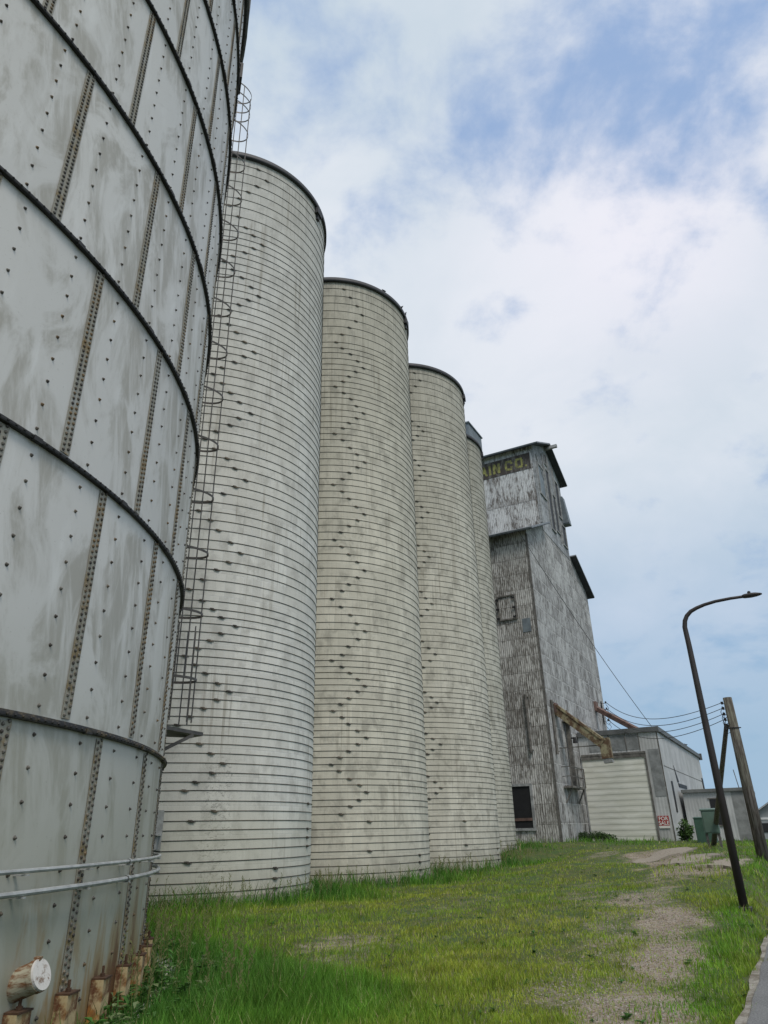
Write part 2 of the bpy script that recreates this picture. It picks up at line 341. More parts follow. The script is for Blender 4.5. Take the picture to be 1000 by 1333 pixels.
MT['silo1'] = silo_mat('silo_staves_white', (.76, .75, .70), (.60, .585, .53), .7, 1.0, (.66, .66, .64), True, .62)
MT['silo2'] = silo_mat('silo_staves_cream', (.70, .665, .56), (.53, .505, .42), .95, 5.3, (.58, .57, .50), False, .75)
MT['silo3'] = silo_mat('silo_staves_pale', (.68, .65, .555), (.50, .475, .395), 1.05, 9.1, (.56, .55, .49), False, .8)
MT['silo4'] = silo_mat('silo_staves_grey', (.60, .58, .50), (.43, .415, .345), 1.2, 13.7, (.50, .49, .44), False, .85)
MT['rim'] = plain('dark_rim', (.045, .045, .05), .6, .2, .4, 2)
MT['concrete'] = plain('old_concrete', (.24, .225, .19), .95, 0, .45, 2.5, bs=.5)
MT['wallA'] = corr_mat('peeling_corrugated_front', 'x', 1.22, .485, (.13, .118, .102), (.62, .61, .585), (.46, .45, .43), 2.0)
MT['wallB'] = corr_mat('grey_corrugated_side', 'y', 1.22, .49, (.14, .13, .12), (.60, .60, .59), (.44, .44, .435), 8.0, 1.0, 0., .45, True)
MT['headA'] = corr_mat('peeling_white_corrugated', 'x', 3.1, .475, (.10, .082, .068), (.68, .68, .67), (.60, .60, .59), 21.0, .5, 1.4, .55)
MT['headB'] = corr_mat('weathered_gable_boards', 'y', 2.2, .49, (.13, .135, .14), (.50, .52, .54), (.38, .395, .41), 31.0, .4)
MT['roof'] = plain('grey_sheet_roof', (.22, .24, .26), .55, .3, .35, 1.5)
MT['soffit'] = plain('dark_soffit', (.055, .06, .068), .8, 0, .4, 1.5)
MT['trim'] = plain('weathered_trim', (.36, .37, .37), .8, 0, .45, 3)
MT['wood'] = plain('grey_old_wood', (.17, .16, .145), .85, 0, .5, 3)
MT['black'] = plain('dark_opening', (.012, .012, .014), .6, 0, .3, 2)
MT['steelblue'] = plain('bluegrey_sheet', (.19, .225, .25), .6, .2, .3, 1.5)
m = Mat('pole_wood'); n = m.noise(m.obj(), 2.0, 6, .65, .2, (9, 9, .8)); n2 = m.noise(m.obj(), .8, 3, .5)
MT['pole'] = m.fin(m.mix(m.rng(n, .38, .62), (.055, .045, .035), m.mix(m.rng(n2, .4, .6), (.17, .155, .14), (.15, .15, .115))), .92, 0, n, .7, .02)
MT['lamp'] = plain('dark_bronze_paint', (.045, .038, .036), .55, .2, .3, 2)
MT['wire'] = plain('black_cable', (.02, .02, .022), .6, 0, .2, 4)
MT['cable'] = plain('guy_cable', (.13, .13, .13), .5, .5, .2, 4)
MT['green'] = plain('green_cabinet_paint', (.045, .10, .07), .5, 0, .25, 1.5)
MT['green2'] = plain('pale_green_cabinet_paint', (.10, .16, .125), .5, 0, .2, 1.5)
m = Mat('yellow_spout_paint'); n = m.noise(m.obj(), 2.2, 6, .7, .3)
MT['spout'] = m.fin(m.mix(m.rng(n, .40, .58), (.30, .27, .17), (.105, .062, .035)), .8, .1, n, .4, .01)
MT['redspout'] = plain('rust_red_chute', (.19, .12, .10), .8, .1, .5, 2)

# ================================================================ GROUND
ua = np.unique(np.concatenate([np.linspace(-600,-40,15), np.linspace(-40,0,21), np.linspace(0,24,121), np.linspace(24,66,106), np.linspace(66,110,30), np.linspace(110,1500,30)]))
va = np.unique(np.concatenate([np.linspace(-900,-60,16), np.linspace(-60,-15,24), np.linspace(-15,.6,131), np.linspace(.6,40,20), np.linspace(40,900,16)]))
UU, VV = np.meshgrid(ua, va, indexing='ij'); ZZ = ground(UU, VV)
X = UU*sA + VV*cA; Y = UU*cA - VV*sA; nu, nv = UU.shape
me = bpy.data.meshes.new('ground')
idx = np.arange(nu*nv).reshape(nu, nv); fc = np.stack([idx[:-1,:-1], idx[:-1,1:], idx[1:,1:], idx[1:,:-1]], -1).reshape(-1, 4)
me.from_pydata(np.stack([X, Y, ZZ+ZC], -1).reshape(-1, 3).tolist(), [], fc.tolist())
me.shade_smooth()
# bare patches as (u, v, ru, rv, strength)
DIRT = [(11.5,-2.7,2.4,.7,.42),(14.5,-3.2,2.4,.8,.42),(8.6,-2.5,1.8,.6,.42),(17.5,-4.4,2.2,.8,.34),(7.8,-1.75,1.9,.62,.80),(10.6,-1.85,2.2,.50,.80),(14.0,-2.3,2.0,.6,.75),(17.2,-3.2,2.0,.7,.6),(28,-4.0,3.4,1.1,.8),(33,-5.6,3.4,1.3,.7),(25,-2.1,3.2,.55,.75),(22.5,-3.2,2.2,.9,.7),(30,-2.9,3,.6,.5),
        (35,-8.0,2.6,.8,.45),(21,-5.4,2.4,.8,.36),(10.8,-6.4,1.3,1.1,.50),(9,-6.3,1.1,.8,.42),(7.0,-3.3,1.0,.8,.36),(42,-9,3,1.0,.32),(30,-7.2,2.4,.7,.34),(13.5,-4.4,1.6,.8,.3),(16,-7,3,1.0,.34)]
def dirt(u, v):
    u = np.asarray(u, float); v = np.asarray(v, float); r = np.zeros_like(u)
    wob = .35*np.sin(u*1.9+v*2.3)+.3*np.sin(v*4.1-u*1.1+.7)+.2*np.sin(u*4.7+v*6.1)
    for a, b, ru, rv, s_ in DIRT:
        q = np.sqrt(((u-a)/ru)**2+((v-b)/rv)**2)+wob*.45
        r = np.maximum(r, s_*np.clip((1.6-q)/1.1, 0, 1))
    return np.clip(r*1.25, 0, 1)
at = me.color_attributes.new('dirt', 'FLOAT_COLOR', 'POINT'); dv = dirt(UU, VV).ravel()
at.data.foreach_set('color', np.stack([dv, dv, dv, np.ones_like(dv)], -1).ravel())
m = Mat('ground_soil'); ca = m.n('ShaderNodeVertexColor', layer_name='dirt'); ds = m.n('ShaderNodeSeparateColor'); m.L.new(ca.outputs[0], ds.inputs[0])
n1 = m.noise(m.obj(), 2.2, 6, .65); n2 = m.noise(m.obj(), 34, 4, .75); n3 = m.noise(m.obj(), .6, 4, .5)
vor = m.n('ShaderNodeTexVoronoi'); vor.inputs['Scale'].default_value = 26; m.L.new(m.obj(), vor.inputs['Vector']); vh = m.n('ShaderNodeSeparateColor'); m.L.new(vor.outputs['Color'], vh.inputs[0])
grav = m.mix(m.rng(n1, .4, .62), (.215, .16, .105), (.30, .245, .175)); grav = m.mix(m.rng(vh.outputs[0], .2, .9, 0, .55), grav, (.36, .33, .29)); grav = m.mix(m.rng(n2, .5, .68, 0, .6), grav, (.09, .072, .055))
soil = m.mix(m.rng(n1, .38, .62), (.05, .085, .018), (.10, .105, .032)); soil = m.mix(m.rng(n3, .4, .65, 0, .6), soil, (.05, .10, .018))
n4 = m.noise(m.obj(), 9, 5, .7)
mask = m.rng(m.math('ADD', ds.outputs[0], m.math('ADD', m.math('MULTIPLY', m.math('SUBTRACT', n1, .5), .8), m.math('MULTIPLY', m.math('SUBTRACT', n4, .5), .9))), .32, .85)
gm = m.fin(m.mix(mask, soil, grav), .95, 0, m.math('ADD', n2, vor.outputs['Distance']), .8, .03)
me.materials.append(gm); g = link('ground', me); tag(g, kind='structure')

# street and its concrete lip
def strip(name, pts_in, pts_out, zfun, mat, thick=.0):
    mb = MB(); vs = []
    for (a, b), (c, d) in zip(pts_in, pts_out):
        p = W(a, b, zfun(a, b)); q = W(c, d, zfun(c, d)); vs += [p, q, q-Vector((0,0,.25)), p-Vector((0,0,.25))]
    k = len(pts_in); fs = []
    for i in range(k-1):
        for j in range(4): fs.append((4*i+j, 4*i+(j+1)%4, 4*(i+1)+(j+1)%4, 4*(i+1)+j))
    mb.add(vs, fs); o = mb.build(name, mat); tag(o, kind='structure'); return o
us = list(np.linspace(-12, 16, 57))+list(np.linspace(17, 160, 50))
m = Mat('street_asphalt'); n1 = m.noise(m.obj(), 1.2, 6, .6, 0, (1, 1, 1)); n2 = m.noise(m.obj(), 60, 3, .7)
asph = m.fin(m.mix(m.rng(n2, .4, .65), m.mix(m.rng(n1, .4, .6), (.075, .075, .077), (.125, .125, .125)), (.20, .20, .195)), .8, 0, n2, .5, .01)
m = Mat('lip_concrete'); n1 = m.noise(m.obj(), 2.5, 6, .7); n2 = m.noise(m.obj(), 40, 3, .7)
lipm = m.fin(m.mix(m.rng(n1, .42, .6), m.mix(m.rng(n2, .4, .6), (.30, .28, .24), (.22, .20, .17)), (.12, .10, .07)), .9, 0, n2, .5, .01)
jag = lambda a: .022*math.sin(a*2.3)+.015*math.sin(a*5.9+1)+.01*math.sin(a*13.1)
strip('road', [(a, -.83) for a in us], [(a, 7.2) for a in us], lambda a, b: -1.598, asph)
strip('kerb_strip', [(a, -.86+jag(a)) for a in us], [(a, -.80+.4*jag(a*1.7)) for a in us], lambda a, b: -1.585+.006*math.sin(a*3.1), lipm)

# ================================================================ RIVETED TANK
tx, ty, TR = TANK
T = thing('storage_tank', (tx, ty, ZC-1.5), 'huge grey bolted steel tank with dark rings, filling the left edge', 'tank')
TB = ZC-1.5
def tz(z): return z + 1.5                  # eye-relative height -> tank local
TOP = 17.73
mb = MB(); mb.lathe([(TR, -.35)] + [(TR, tz(z)) for z in np.arange(-1.2, TOP, .8)] + [(TR, tz(TOP))], 240)
for k in range(8):                         # single stiffener bolts in each course
    base = [-5.3+9.75*j for j in range(-6, 7)] if k == 0 else ([.1+10*j for j in range(-7, 7)] if k % 2 else [-4.75+10*j for j in range(-6, 7)])
    zb0 = tz(-1.43 if k == 0 else .93+2.4*(k-1))
    for a in [b+2.5 for b in base]+[b+7.3 for b in base]:
        ca_, sa_ = math.cos(RAD(a)), math.sin(RAD(a)); z = zb0+.12
        while z < zb0+2.29:
            mb.dome((TR*ca_, TR*sa_, z), (ca_, sa_, 0), .020, .006, 8, 1); mb.dome(((TR+.005)*ca_, (TR+.005)*sa_, z), (ca_, sa_, 0), .013, .018, 6, 1); z += .265
wl = mb.mesh('wall', [MT['tank'], MT['bolt']], False)
for p_ in list(wl.polygons)[:240*40]:
    if p_.material_index == 0: p_.use_smooth = True

# the shader reads heights from the object origin: keep it at the ground plane of the world
wall = link('wall', wl, T)
mb = MB(); mb.lathe([(TR+.12, tz(TOP)), (TR*.5, tz(TOP)+1.1), (.4, tz(TOP)+2.1), (.02, tz(TOP)+2.15)], 120); mb.build('roof', MT['roof'], T, True)
ringz = [.93+2.4*k for k in range(8)]
mb = MB(); R1 = TR
mb.lathe([(R1-.01, -.026), (R1+.05, -.026), (R1+.054, -.014), (R1+.054, .006), (R1+.024, .010), (R1+.02, .034), (R1-.01, .038)], 240)
for i in range(560):
    a = 2*math.pi*i/560; mb.dome((( R1+.052)*math.cos(a), (R1+.052)*math.sin(a), -.005), (math.cos(a), math.sin(a), 0), .014, .014, 5)
for k in range(36):
    a = RAD(k*10+2.5); mm = Matrix.Rotation(a, 4, 'Z'); mb.box((R1+.02, -.05, -.035), (R1+.062, .05, .012), 0, mm)
fl = mb.mesh('ring_flange', MT['flange'])
for z in ringz:
    o = link('ring_flange', fl, T, (0, 0, tz(z)))
# bolted vertical seams
def seam_mesh(z0, z1):
    mb = MB(); n = max(2, int((z1-z0)/.058)); w2 = .062
    mm = Matrix.Identity(4)
    vs = []
    for s_ in (-w2, 0, w2):
        a = s_/TR; vs += [((TR+.005)*math.cos(a), (TR+.005)*math.sin(a), z0), ((TR+.005)*math.cos(a), (TR+.005)*math.sin(a), z1), ((TR+.011)*math.cos(a), (TR+.011)*math.sin(a), z0), ((TR+.011)*math.cos(a), (TR+.011)*math.sin(a), z1)]
    mb.add(vs, [(2,3,7,6),(6,7,11,10),(0,2,6,4),(4,6,10,8),(1,5,7,3),(5,9,11,7),(0,1,3,2),(8,10,11,9)], 0)
    for i in range(n):
        z = z0+(i+.5)*(z1-z0)/n
        for s_, dz in ((-.032, 0), (.032, .029)):
            a = s_/TR; mb.dome(((TR+.010)*math.cos(a), (TR+.010)*math.sin(a), z+dz), (math.cos(a), math.sin(a), 0), .019, .017, 6, 1)
    return mb.mesh('bolted_seam', [MT['seam'], MT['bolt']])
full = seam_mesh(.06, 2.36); bot = seam_mesh(.02, 2.33)
angs_e = [-4.75+10*k for k in range(-5, 6)]; angs_o = [.1+10*k for k in range(-6, 6)]
for k in range(8):                         # course k lies under ring k
    aset = ([-5.3+9.75*j for j in range(-5, 6)] if k == 0 else (angs_o if k % 2 else angs_e))
    for a in aset:
        if k == 0: link('bolted_seam', bot, T, (0, 0, tz(-1.45)), RAD(a))
        else: link('bolted_seam', full, T, (0, 0, tz(.93+2.4*(k-1))), RAD(a))
# two conduits round the lower course
for z, r in ((-.225, .018), (-.382, .022)):
    mb = MB(); mb.ring(TR+.10, r, 0, 100, 8, RAD(-80), RAD(62))
    for j in range(22):
        a = RAD(-78+6.6*j); mb.bar(((TR)*math.cos(a), TR*math.sin(a), -.03), ((TR+.13)*math.cos(a), (TR+.13)*math.sin(a), -.03), .03, .012)
        if j % 3 == 0: mb.ring(TR+.10, r*1.45, 0, 2, 8, a-.004, a+.004)
    mb.build('conduit', MT['pipe'], T, False, (0, 0, tz(z)))
# anchor chairs
mb = MB()
for s_ in (-1, 1): mb.box((TR+.004, s_*.078-.010, -.02), (TR+.12, s_*.078+.010, .30), 0)
mb.box((TR+.106, -.067, 0), (TR+.119, .067, .298), 0)
mb.box((TR+.006, -.088, .301), (TR+.135, .088, .315), 1); mb.tube([(TR+.07, 0, .28), (TR+.07, 0, .40)], .013, 8, True, 1); mb.tube([(TR+.07, 0, .317), (TR+.07, 0, .34)], .026, 6, True, 1)
mb.box((TR+.006, -.10, -.06), (TR+.14, .10, -.021), 0)
anc = mb.mesh('anchor_bracket', [MT['rust'], MT['rustdark']])
for j in range(-9, 10): link('anchor_bracket', anc, T, (0, 0, tz(-1.50)), RAD(-.7+4.78*j))
# blanked stub pipe
a = RAD(-10.1); rd = Vector((math.cos(a), math.sin(a), 0)); p0 = rd*(TR-.06)+Vector((0, 0, tz(-1.05))); dr = (rd*math.cos(RAD(20))+Vector((0, 0, math.sin(RAD(20))))).normalized(); p1 = p0+dr*.27
mb = MB(); mb.tube([p0, p1-dr*.01], .112, 32); mb.tube([p1-dr*.05, p1-dr*.012], .118, 32); mb.box((-.025, -.025, 0), (.025, .025, .025), 0, Matrix.Translation(p1-dr*.05+Vector((0, 0, .11))))
nz = mb.build('stub_pipe', MT['nozzle'], T, False)
mb = MB(); mb.tube([p1-dr*.008, p1+dr*.010], [.113, .110], 32); mb.build('blank_cap', MT['cap'], nz)
# caged ladder on the far side
fi = math.degrees(math.atan2(ty, tx))      # direction helper
tang = math.atan2(-ty, -tx) + math.acos(TR/math.hypot(tx, ty))      # angle on the tank of the right tangent point
la = tang + RAD(15.5)
LT = bpy.data.objects.new('caged_ladder', None); COL.objects.link(LT); LT.parent = T; LT.rotation_euler = (0, 0, la); LT.location = (0, 0, 0)
r0 = TR+.17; zb, zt = tz(1.75), tz(18.8)
mb = MB()
for s_ in (-.2, .2): mb.box((r0-.012, s_-.03, zb), (r0+.012, s_+.03, zt-.1))
for z in np.arange(zb+.3, zt-1.2, 2.4):
    for s_ in (-.2, .2): mb.box((TR, s_-.02, z), (r0, s_+.02, z+.03))
mb.build('rails', MT['ladder'], LT)
rg = MB(); rg.tube([(r0, -.17, 0), (r0, .17, 0)], .013, 6); rgm = rg.mesh('rung', MT['ladder']); z = zb+.15
while z < zt-.9: link('rung', rgm, LT, (0, 0, z)); z += .305
mb = MB(); n = 20; prev = None; hw = .31; dp = .58
for i in range(n+1):
    t = -math.pi/2+math.pi*i/n; q = (r0+dp*max(0, math.cos(t))**.85, hw*math.sin(t))
    if prev: mb.bar((prev[0], prev[1], 0), (q[0], q[1], 0), .008, .045)
    prev = q
mb.bar((r0, -.31, 0), (r0, -.2, 0), .008, .045); mb.bar((r0, .2, 0), (r0, .31, 0), .008, .045); hpm = mb.mesh('cage_hoop', MT['ladder'])
for z in list(np.arange(tz(2.55), zt-.9, 1.22))+[zt-.8, zt-.42, zt-.02]: link('cage_hoop', hpm, LT, (0, 0, z))
for t, za, zc in [(-1.1, 2.55, 18.8), (0, 2.55, 18.8), (1.1, 2.55, 18.8)]+[(t, 1.8, 3.5) for t in (-1.45, -.8, -.4, .4, .8, 1.45)]:
    q = (r0+.58*math.cos(t)**.85, .31*math.sin(t)); mb = MB(); mb.box((q[0]-.022, q[1]-.006, tz(za)), (q[0]-.007, q[1]+.028, tz(zc))); mb.build('cage_strap', MT['ladder'], LT)
mb = MB(); zp = tz(1.62)
mb.add([(TR, -.5, zp), (TR+.15, -.5, zp), (TR+1.0, .1, zp), (TR+.9, .45, zp), (TR, .5, zp), (TR, -.5, zp+.06), (TR+.15, -.5, zp+.06), (TR+1.0, .1, zp+.06), (TR+.9, .45, zp+.06), (TR, .5, zp+.06)],
       [(4,3,2,1,0),(5,6,7,8,9),(0,1,6,5),(1,2,7,6),(2,3,8,7),(3,4,9,8)])
mb.bar((TR, -.3, zp-.42), (TR+.75, -.1, zp-.02), .05, .05); mb.bar((TR, .35, zp-.42), (TR+.8, .35, zp-.02), .05, .05)
mb.box((TR+.05, -.48, zp+.06), (TR+.12, .45, zp+.10)); mb.build('ladder_landing', MT['ladder'], LT)
mb = MB(); mm = Matrix.Rotation(tang+RAD(1.0), 4, 'Z')
mb.box((TR-.02, -.22, tz(16.45)), (TR+.10, .22, tz(16.52)), 0, mm); mb.box((TR+.04, -.22, tz(16.0)), (TR+.10, .22, tz(16.448)), 0, mm)
mb.build('lifting_bracket', MT['flange'], T)
mb = MB(); 
for j in range(5):
    a = tang+RAD(-4+j*2.2) ; p = Vector(((TR+.1)*math.cos(a), (TR+.1)*math.sin(a), tz(TOP))); mb.tube([p, p+Vector((0, 0, 1.05))], .02, 6)
mb.ring(TR+.1, .02, tz(TOP)+1.05, 12, 6, tang-RAD(4), tang+RAD(4.8)); mb.build('roof_handrail', MT['ladder'], T)

# ================================================================ SILOS
hoopz = [24.93-.485*i for i in range(8)]
z = hoopz[-1]-.325
while z > 6.4: hoopz.append(z); z -= .3235
while z > -1.5: hoopz.append(z); z -= .2385
hm = MB(); hm.ring(SR+.008, .0098, 0, 144, 6); hoop_me = hm.mesh('steel_hoop', MT['hoop'], True)
lm_ = MB()      # turnbuckle lug pointing along +x at the silo face
lm_.box((SR+.002, -.11, -.020), (SR+.055, .0, .034)); lm_.box((SR+.002, .0, -.056), (SR+.052, .11, .0)); lm_.box((SR+.004, -.05, -.052), (SR+.046, .05, .03)); lm_.tube([(SR+.022, -.17, .0), (SR+.022, .03, .004)], .010, 6); lm_.tube([(SR+.022, -.03, -.022), (SR+.022, .17, -.022)], .010, 6)
lm_.v = [(SR+(x-SR)*.8, y*.72, z*.72) for x, y, z in lm_.v]
lug_me = lm_.mesh('hoop_lug', MT['hoop'])
labels = ['tall whitish ribbed concrete silo beside the grey bolted tank, nearest in the row', 'cream ribbed concrete silo with three birds on its rim, second in the row',
          'cream ribbed concrete silo, third in the row from the bolted tank', 'grey weathered silo with a dark metal box on top, beside the elevator']
zigs = [(-69.2, 9.5, 2), (-74.3, 9.3, 4), (-82.5, 8.5, 2), (-60, 8.0, 3)]
for k, (sx, sy) in enumerate(SILOS):
    bz = (-1.42, -1.49, -1.61, -.93)[k]
    S = thing('concrete_silo', (sx, sy, ZC), labels[k], 'silo', 0, 'concrete stave silos standing in a row')
    mb = MB(); mb.lathe([(SR, bz)]+[(SR, z) for z in np.arange(0, 25.3, 2.5)]+[(SR, 25.5)], 144); mb.build('wall', MT['silo%d' % (k+1)], S, True)
    mb = MB(); mb.lathe([(SR+.0, 25.30), (SR+.10, 25.30), (SR+.10, 25.56), (SR-.25, 25.60), (SR-.25, 25.3)], 144)
    rim = mb.build('rim', MT['rim'], S, True)
    mb = MB(); mb.lathe([(SR-.2, 25.45), (2.5, 25.9), (.3, 26.25), (.01, 26.25)], 96); mb.build('roof', MT['roof'], S, True)
    mb = MB(); mb.lathe([(SR-.05, bz), (SR+.14, bz), (SR+.14, bz-.9)], 120); mb.build('footing', MT['concrete'], S, True)
    cen, amp, ph = zigs[k]; hz_list = [z for z in hoopz if z > bz+.02]; nH = len(hoopz)
    for i, z in enumerate(hoopz):
        if z <= bz+.02: continue
        zz_ = z+random.uniform(-.02, .02)*(1 if z < 21 else 1.4)
        h = link('steel_hoop', hoop_me, S, (0, 0, zz_)); h.rotation_euler = (random.uniform(-.0012, .0012), random.uniform(-.0012, .0012), 0)
        j = (nH-i+ph) % 8; tri = abs(j-4)/2-1             # -1..1
        a = cen+amp*tri+random.uniform(-.7, .7)
        if k == 0 and z < 1.0: a = {0: -62, 1: -8}.get(i % 2, -62)
        lo = z < (.45 if k == 0 else .6)
        if lo: a = {0: -8.0, 1: -8.2, 2: -8.0, 3: -70, 4: -34, 5: -34, 6: -33.8}.get(int(round((.17-z)/.235)), -70)+{0: 0, 1: 6, 2: 11, 3: 14}[k]
        lg = link('hoop_lug', lug_me, h, (0, 0, 0), RAD(a))
    # rim bracket
    mb = MB(); a = RAD((-18, -16, -14, -12)[k]); mm = Matrix.Rotation(a, 4, 'Z'); mb.box((SR+.0, -.22, 24.95), (SR+.16, .22, 25.28), 0, mm); mb.box((SR+.0, -.1, 24.7), (SR+.10, .1, 24.96), 0, mm)
    mb.build('rim_bracket', MT['rim'], S)
    if k == 0:
        mb = MB(); a = RAD(-81.5); mm = Matrix.Rotation(a, 4, 'Z')
        mb.box((SR+.03, -.02, -.32), (SR+.08, .14, .62), 0, mm)
        mb.box((SR+.081, -.16, -.30), (SR+.30, .06, .02), 1, mm); mb.box((SR+.05, -.22, .021), (SR+.36, .12, .05), 0, mm); mb.tube([mm@Vector((SR+.301, -.05, -.12)), mm@Vector((SR+.33, -.05, -.12))], .05, 10, True, 2)
        mb.build('meter_box', [MT['pipe'], MT['trim'], MT['black']], S)
    if k == 3:
        p = W(42.6, -15.75, 0)-Vector((sx, sy, ZC)); mm = Matrix.Translation((p.x, p.y, 0)) @ Matrix.Rotation(-A, 4, 'Z')
        mb = MB(); mb.box((-1.6, -1.3, 25.7), (.72, 1.3, 27.45), 0, mm); mb.box((-1.7, -1.4, 27.453), (.80, 1.4, 27.55), 0, mm)
        mb.build('roof_housing', MT['steelblue'], S)

# ================================================================ GRAIN ELEVATOR  (local x = v, y = u)
def rowthing(name, u, v, z, label, cat, group=None):
    return thing(name, W(u, v, z), label, cat, -A, group)
EV, EU, EG = -13.4, 47.5, -1.0
E = rowthing('grain_elevator', EU, EV, EG, 'tall weathered grain elevator clad in peeling corrugated metal behind the silos', 'grain elevator')
def ez(z): return z-EG
def part(name, mb, mats, parent, smooth=False): return mb.build(name, mats, parent, smooth)
Dp = 18.9; W_ = -14.0                       # depth along u, width to the left
# main body walls
mb = MB()
mb.prism([(0, -.6), (Dp, -.6), (Dp, ez(20.7)), (Dp-5.1, ez(23.0)), (5.1, ez(23.0)), (0, ez(20.7))], 'x', W_, 0, 1, 0)
part('wall', mb, [MT['wallA'], MT['wallB']], E)
H0, H1, HZ = 5.1, 13.6, 30.75; HR = HZ+2.0; Hm = (H0+H1)/2
mb = MB(); mb.prism([(H0, ez(22.6)), (H1, ez(22.6)), (H1, ez(HZ)), (Hm, ez(HR)), (H0, ez(HZ))], 'x', W_+2, .03, 1, 0)
hh = part('headhouse_wall', mb, [MT['headA'], MT['headB']], E)
def slab(poly_yz, x0, x1, name, parent, top, under):
    mb = MB(); mb.prism(poly_yz, 'x', x0, x1, 0, 0); return part(name, mb, [top], parent)
def roofplane(y0, z0, y1, z1, x0, x1, name, parent, th=.12, mats=None):
    # sheet from eave (y0,z0) to ridge (y1,z1); a lower skin of soffit boards
    mb = MB(); d = Vector((y1-y0, z1-z0)).normalized(); nx = Vector((-d.y, d.x)); nx = nx if nx.y > 0 else -nx
    a, b = Vector((y0, z0)), Vector((y1, z1))
    mb.prism([tuple(a), tuple(b), tuple(b+nx*th), tuple(a+nx*th)], 'x', x0, x1, 0, 0)
    o = part(name, mb, [MT['roof']], parent)
    mb = MB(); mb.prism([tuple(a-nx*.004), tuple(b-nx*.004), tuple(b-nx*.05), tuple(a-nx*.05)], 'x', x0+.03, x1-.03, 0, 0); part('soffit', mb, [MT['soffit']], o)
sl_ = 2.0/(Hm-H0)
roofplane(H0-.62, ez(HZ)-.62*sl_+.06, Hm, ez(HR)+.06, W_+1.4, .65, 'headhouse_roof', E)
roofplane(H1+.62, ez(HZ)-.62*sl_+.06, Hm, ez(HR)+.06, W_+1.4, .65, 'headhouse_roof', E)
ms = 2.3/5.1
roofplane(-.75, ez(20.7)-.75*ms+.06, 5.09, ez(23.0)+.06, W_-.5, .70, 'main_roof', E)
roofplane(Dp+.6, ez(20.7)-.6*ms+.06, Dp-5.1, ez(23.0)+.06, W_-.5, .58, 'main_roof', E)
mb = MB(); mb.box((-1.6, Hm-.12, ez(HR)-.42), (1.25, Hm+.12, ez(HR)-.12)); part('hoist_beam', mb, MT['trim'], E)
# painted band and letters
mb = MB(); mb.box((W_+2.1, H0-.028, ez(28.55)), (-.32, H0-.004, ez(30.12)))
m = Mat('sign_band_paint'); n = m.noise(m.obj(), 1.2, 6, .7, .3, (2.5, 1, .8)); MT['band'] = m.fin(m.mix(m.rng(n, .45, .68), (.052, .042, .035), (.17, .16, .145)), .85)
bnd = part('painted_sign', mb, MT['band'], E)
m = Mat('sign_letter_paint'); n = m.noise(m.obj(), 2.4, 6, .7, .3, (2, 1, 1)); MT['let'] = m.fin(m.mix(m.rng(n, .42, .62), (.30, .29, .09), (.12, .115, .055)), .85)
def glyph(mb, ch, x, z, w, h, y, t=.21):
    def b(x0, z0, x1, z1): mb.box((x+x0*w, y-.012, z+z0*h), (x+x1*w, y, z+z1*h))
    tw = t/w; th = t/h
    def sl(p, q):
        mb.prism([(x+p[0]*w-t/2, z+p[1]*h), (x+p[0]*w+t/2, z+p[1]*h), (x+q[0]*w+t/2, z+q[1]*h), (x+q[0]*w-t/2, z+q[1]*h)], 'y', y-.0135, y-.0005)
    e = .10
    if ch == 'I': b(.5-tw/2, 0, .5+tw/2, 1)
    elif ch == 'N': b(0, 0, tw, 1); b(1-tw, 0, 1, 1); sl((tw/2+.03, 1), (1-tw/2-.03, 0))
    elif ch == 'C': b(0, th, tw, 1-th); b(e, 1-th, 1-e, 1); b(e, 0, 1-e, th); b(1-tw, 1-th-.16, 1, 1-th); b(1-tw, th, 1, th+.16)
    elif ch == 'O': b(0, th, tw, 1-th); b(1-tw, th, 1, 1-th); b(e, 1-th, 1-e, 1); b(e, 0, 1-e, th)
    elif ch == 'A': sl((tw/2, 0), (.5, 1)); sl((1-tw/2, 0), (.5, 1)); b(.28, .28, .72, .28+th*.9)
    elif ch == 'R': b(0, 0, tw, 1); b(tw, 1-th, 1-e, 1); b(tw, .48, 1-e, .48+th); b(1-tw, .48+th, 1, 1-th); sl((.45, .48), (1-tw/2, 0))
    elif ch == 'G': b(0, th, tw, 1-th); b(e, 1-th, 1-e, 1); b(e, 0, 1-e, th); b(1-tw, th, 1, .5); b(.5, .5-th, 1-tw, .5)
    elif ch == '.': b(0, 0, 1, 1)
mb = MB(); lw, lh, zl = .66, .98, ez(28.84)
for ch, v0, w0 in (('G', -20.0, lw), ('R', -19.15, lw), ('A', -18.4, .7), ('I', -17.62, .3), ('N', -17.18, .68), ('C', -16.05, .72), ('O', -15.1, .74)): glyph(mb, ch, v0-EV, zl, w0, lh, H0-.03)
glyph(mb, '.', -14.22-EV, zl, .17, .17, H0-.03)
part('lettering', mb, MT['let'], bnd)
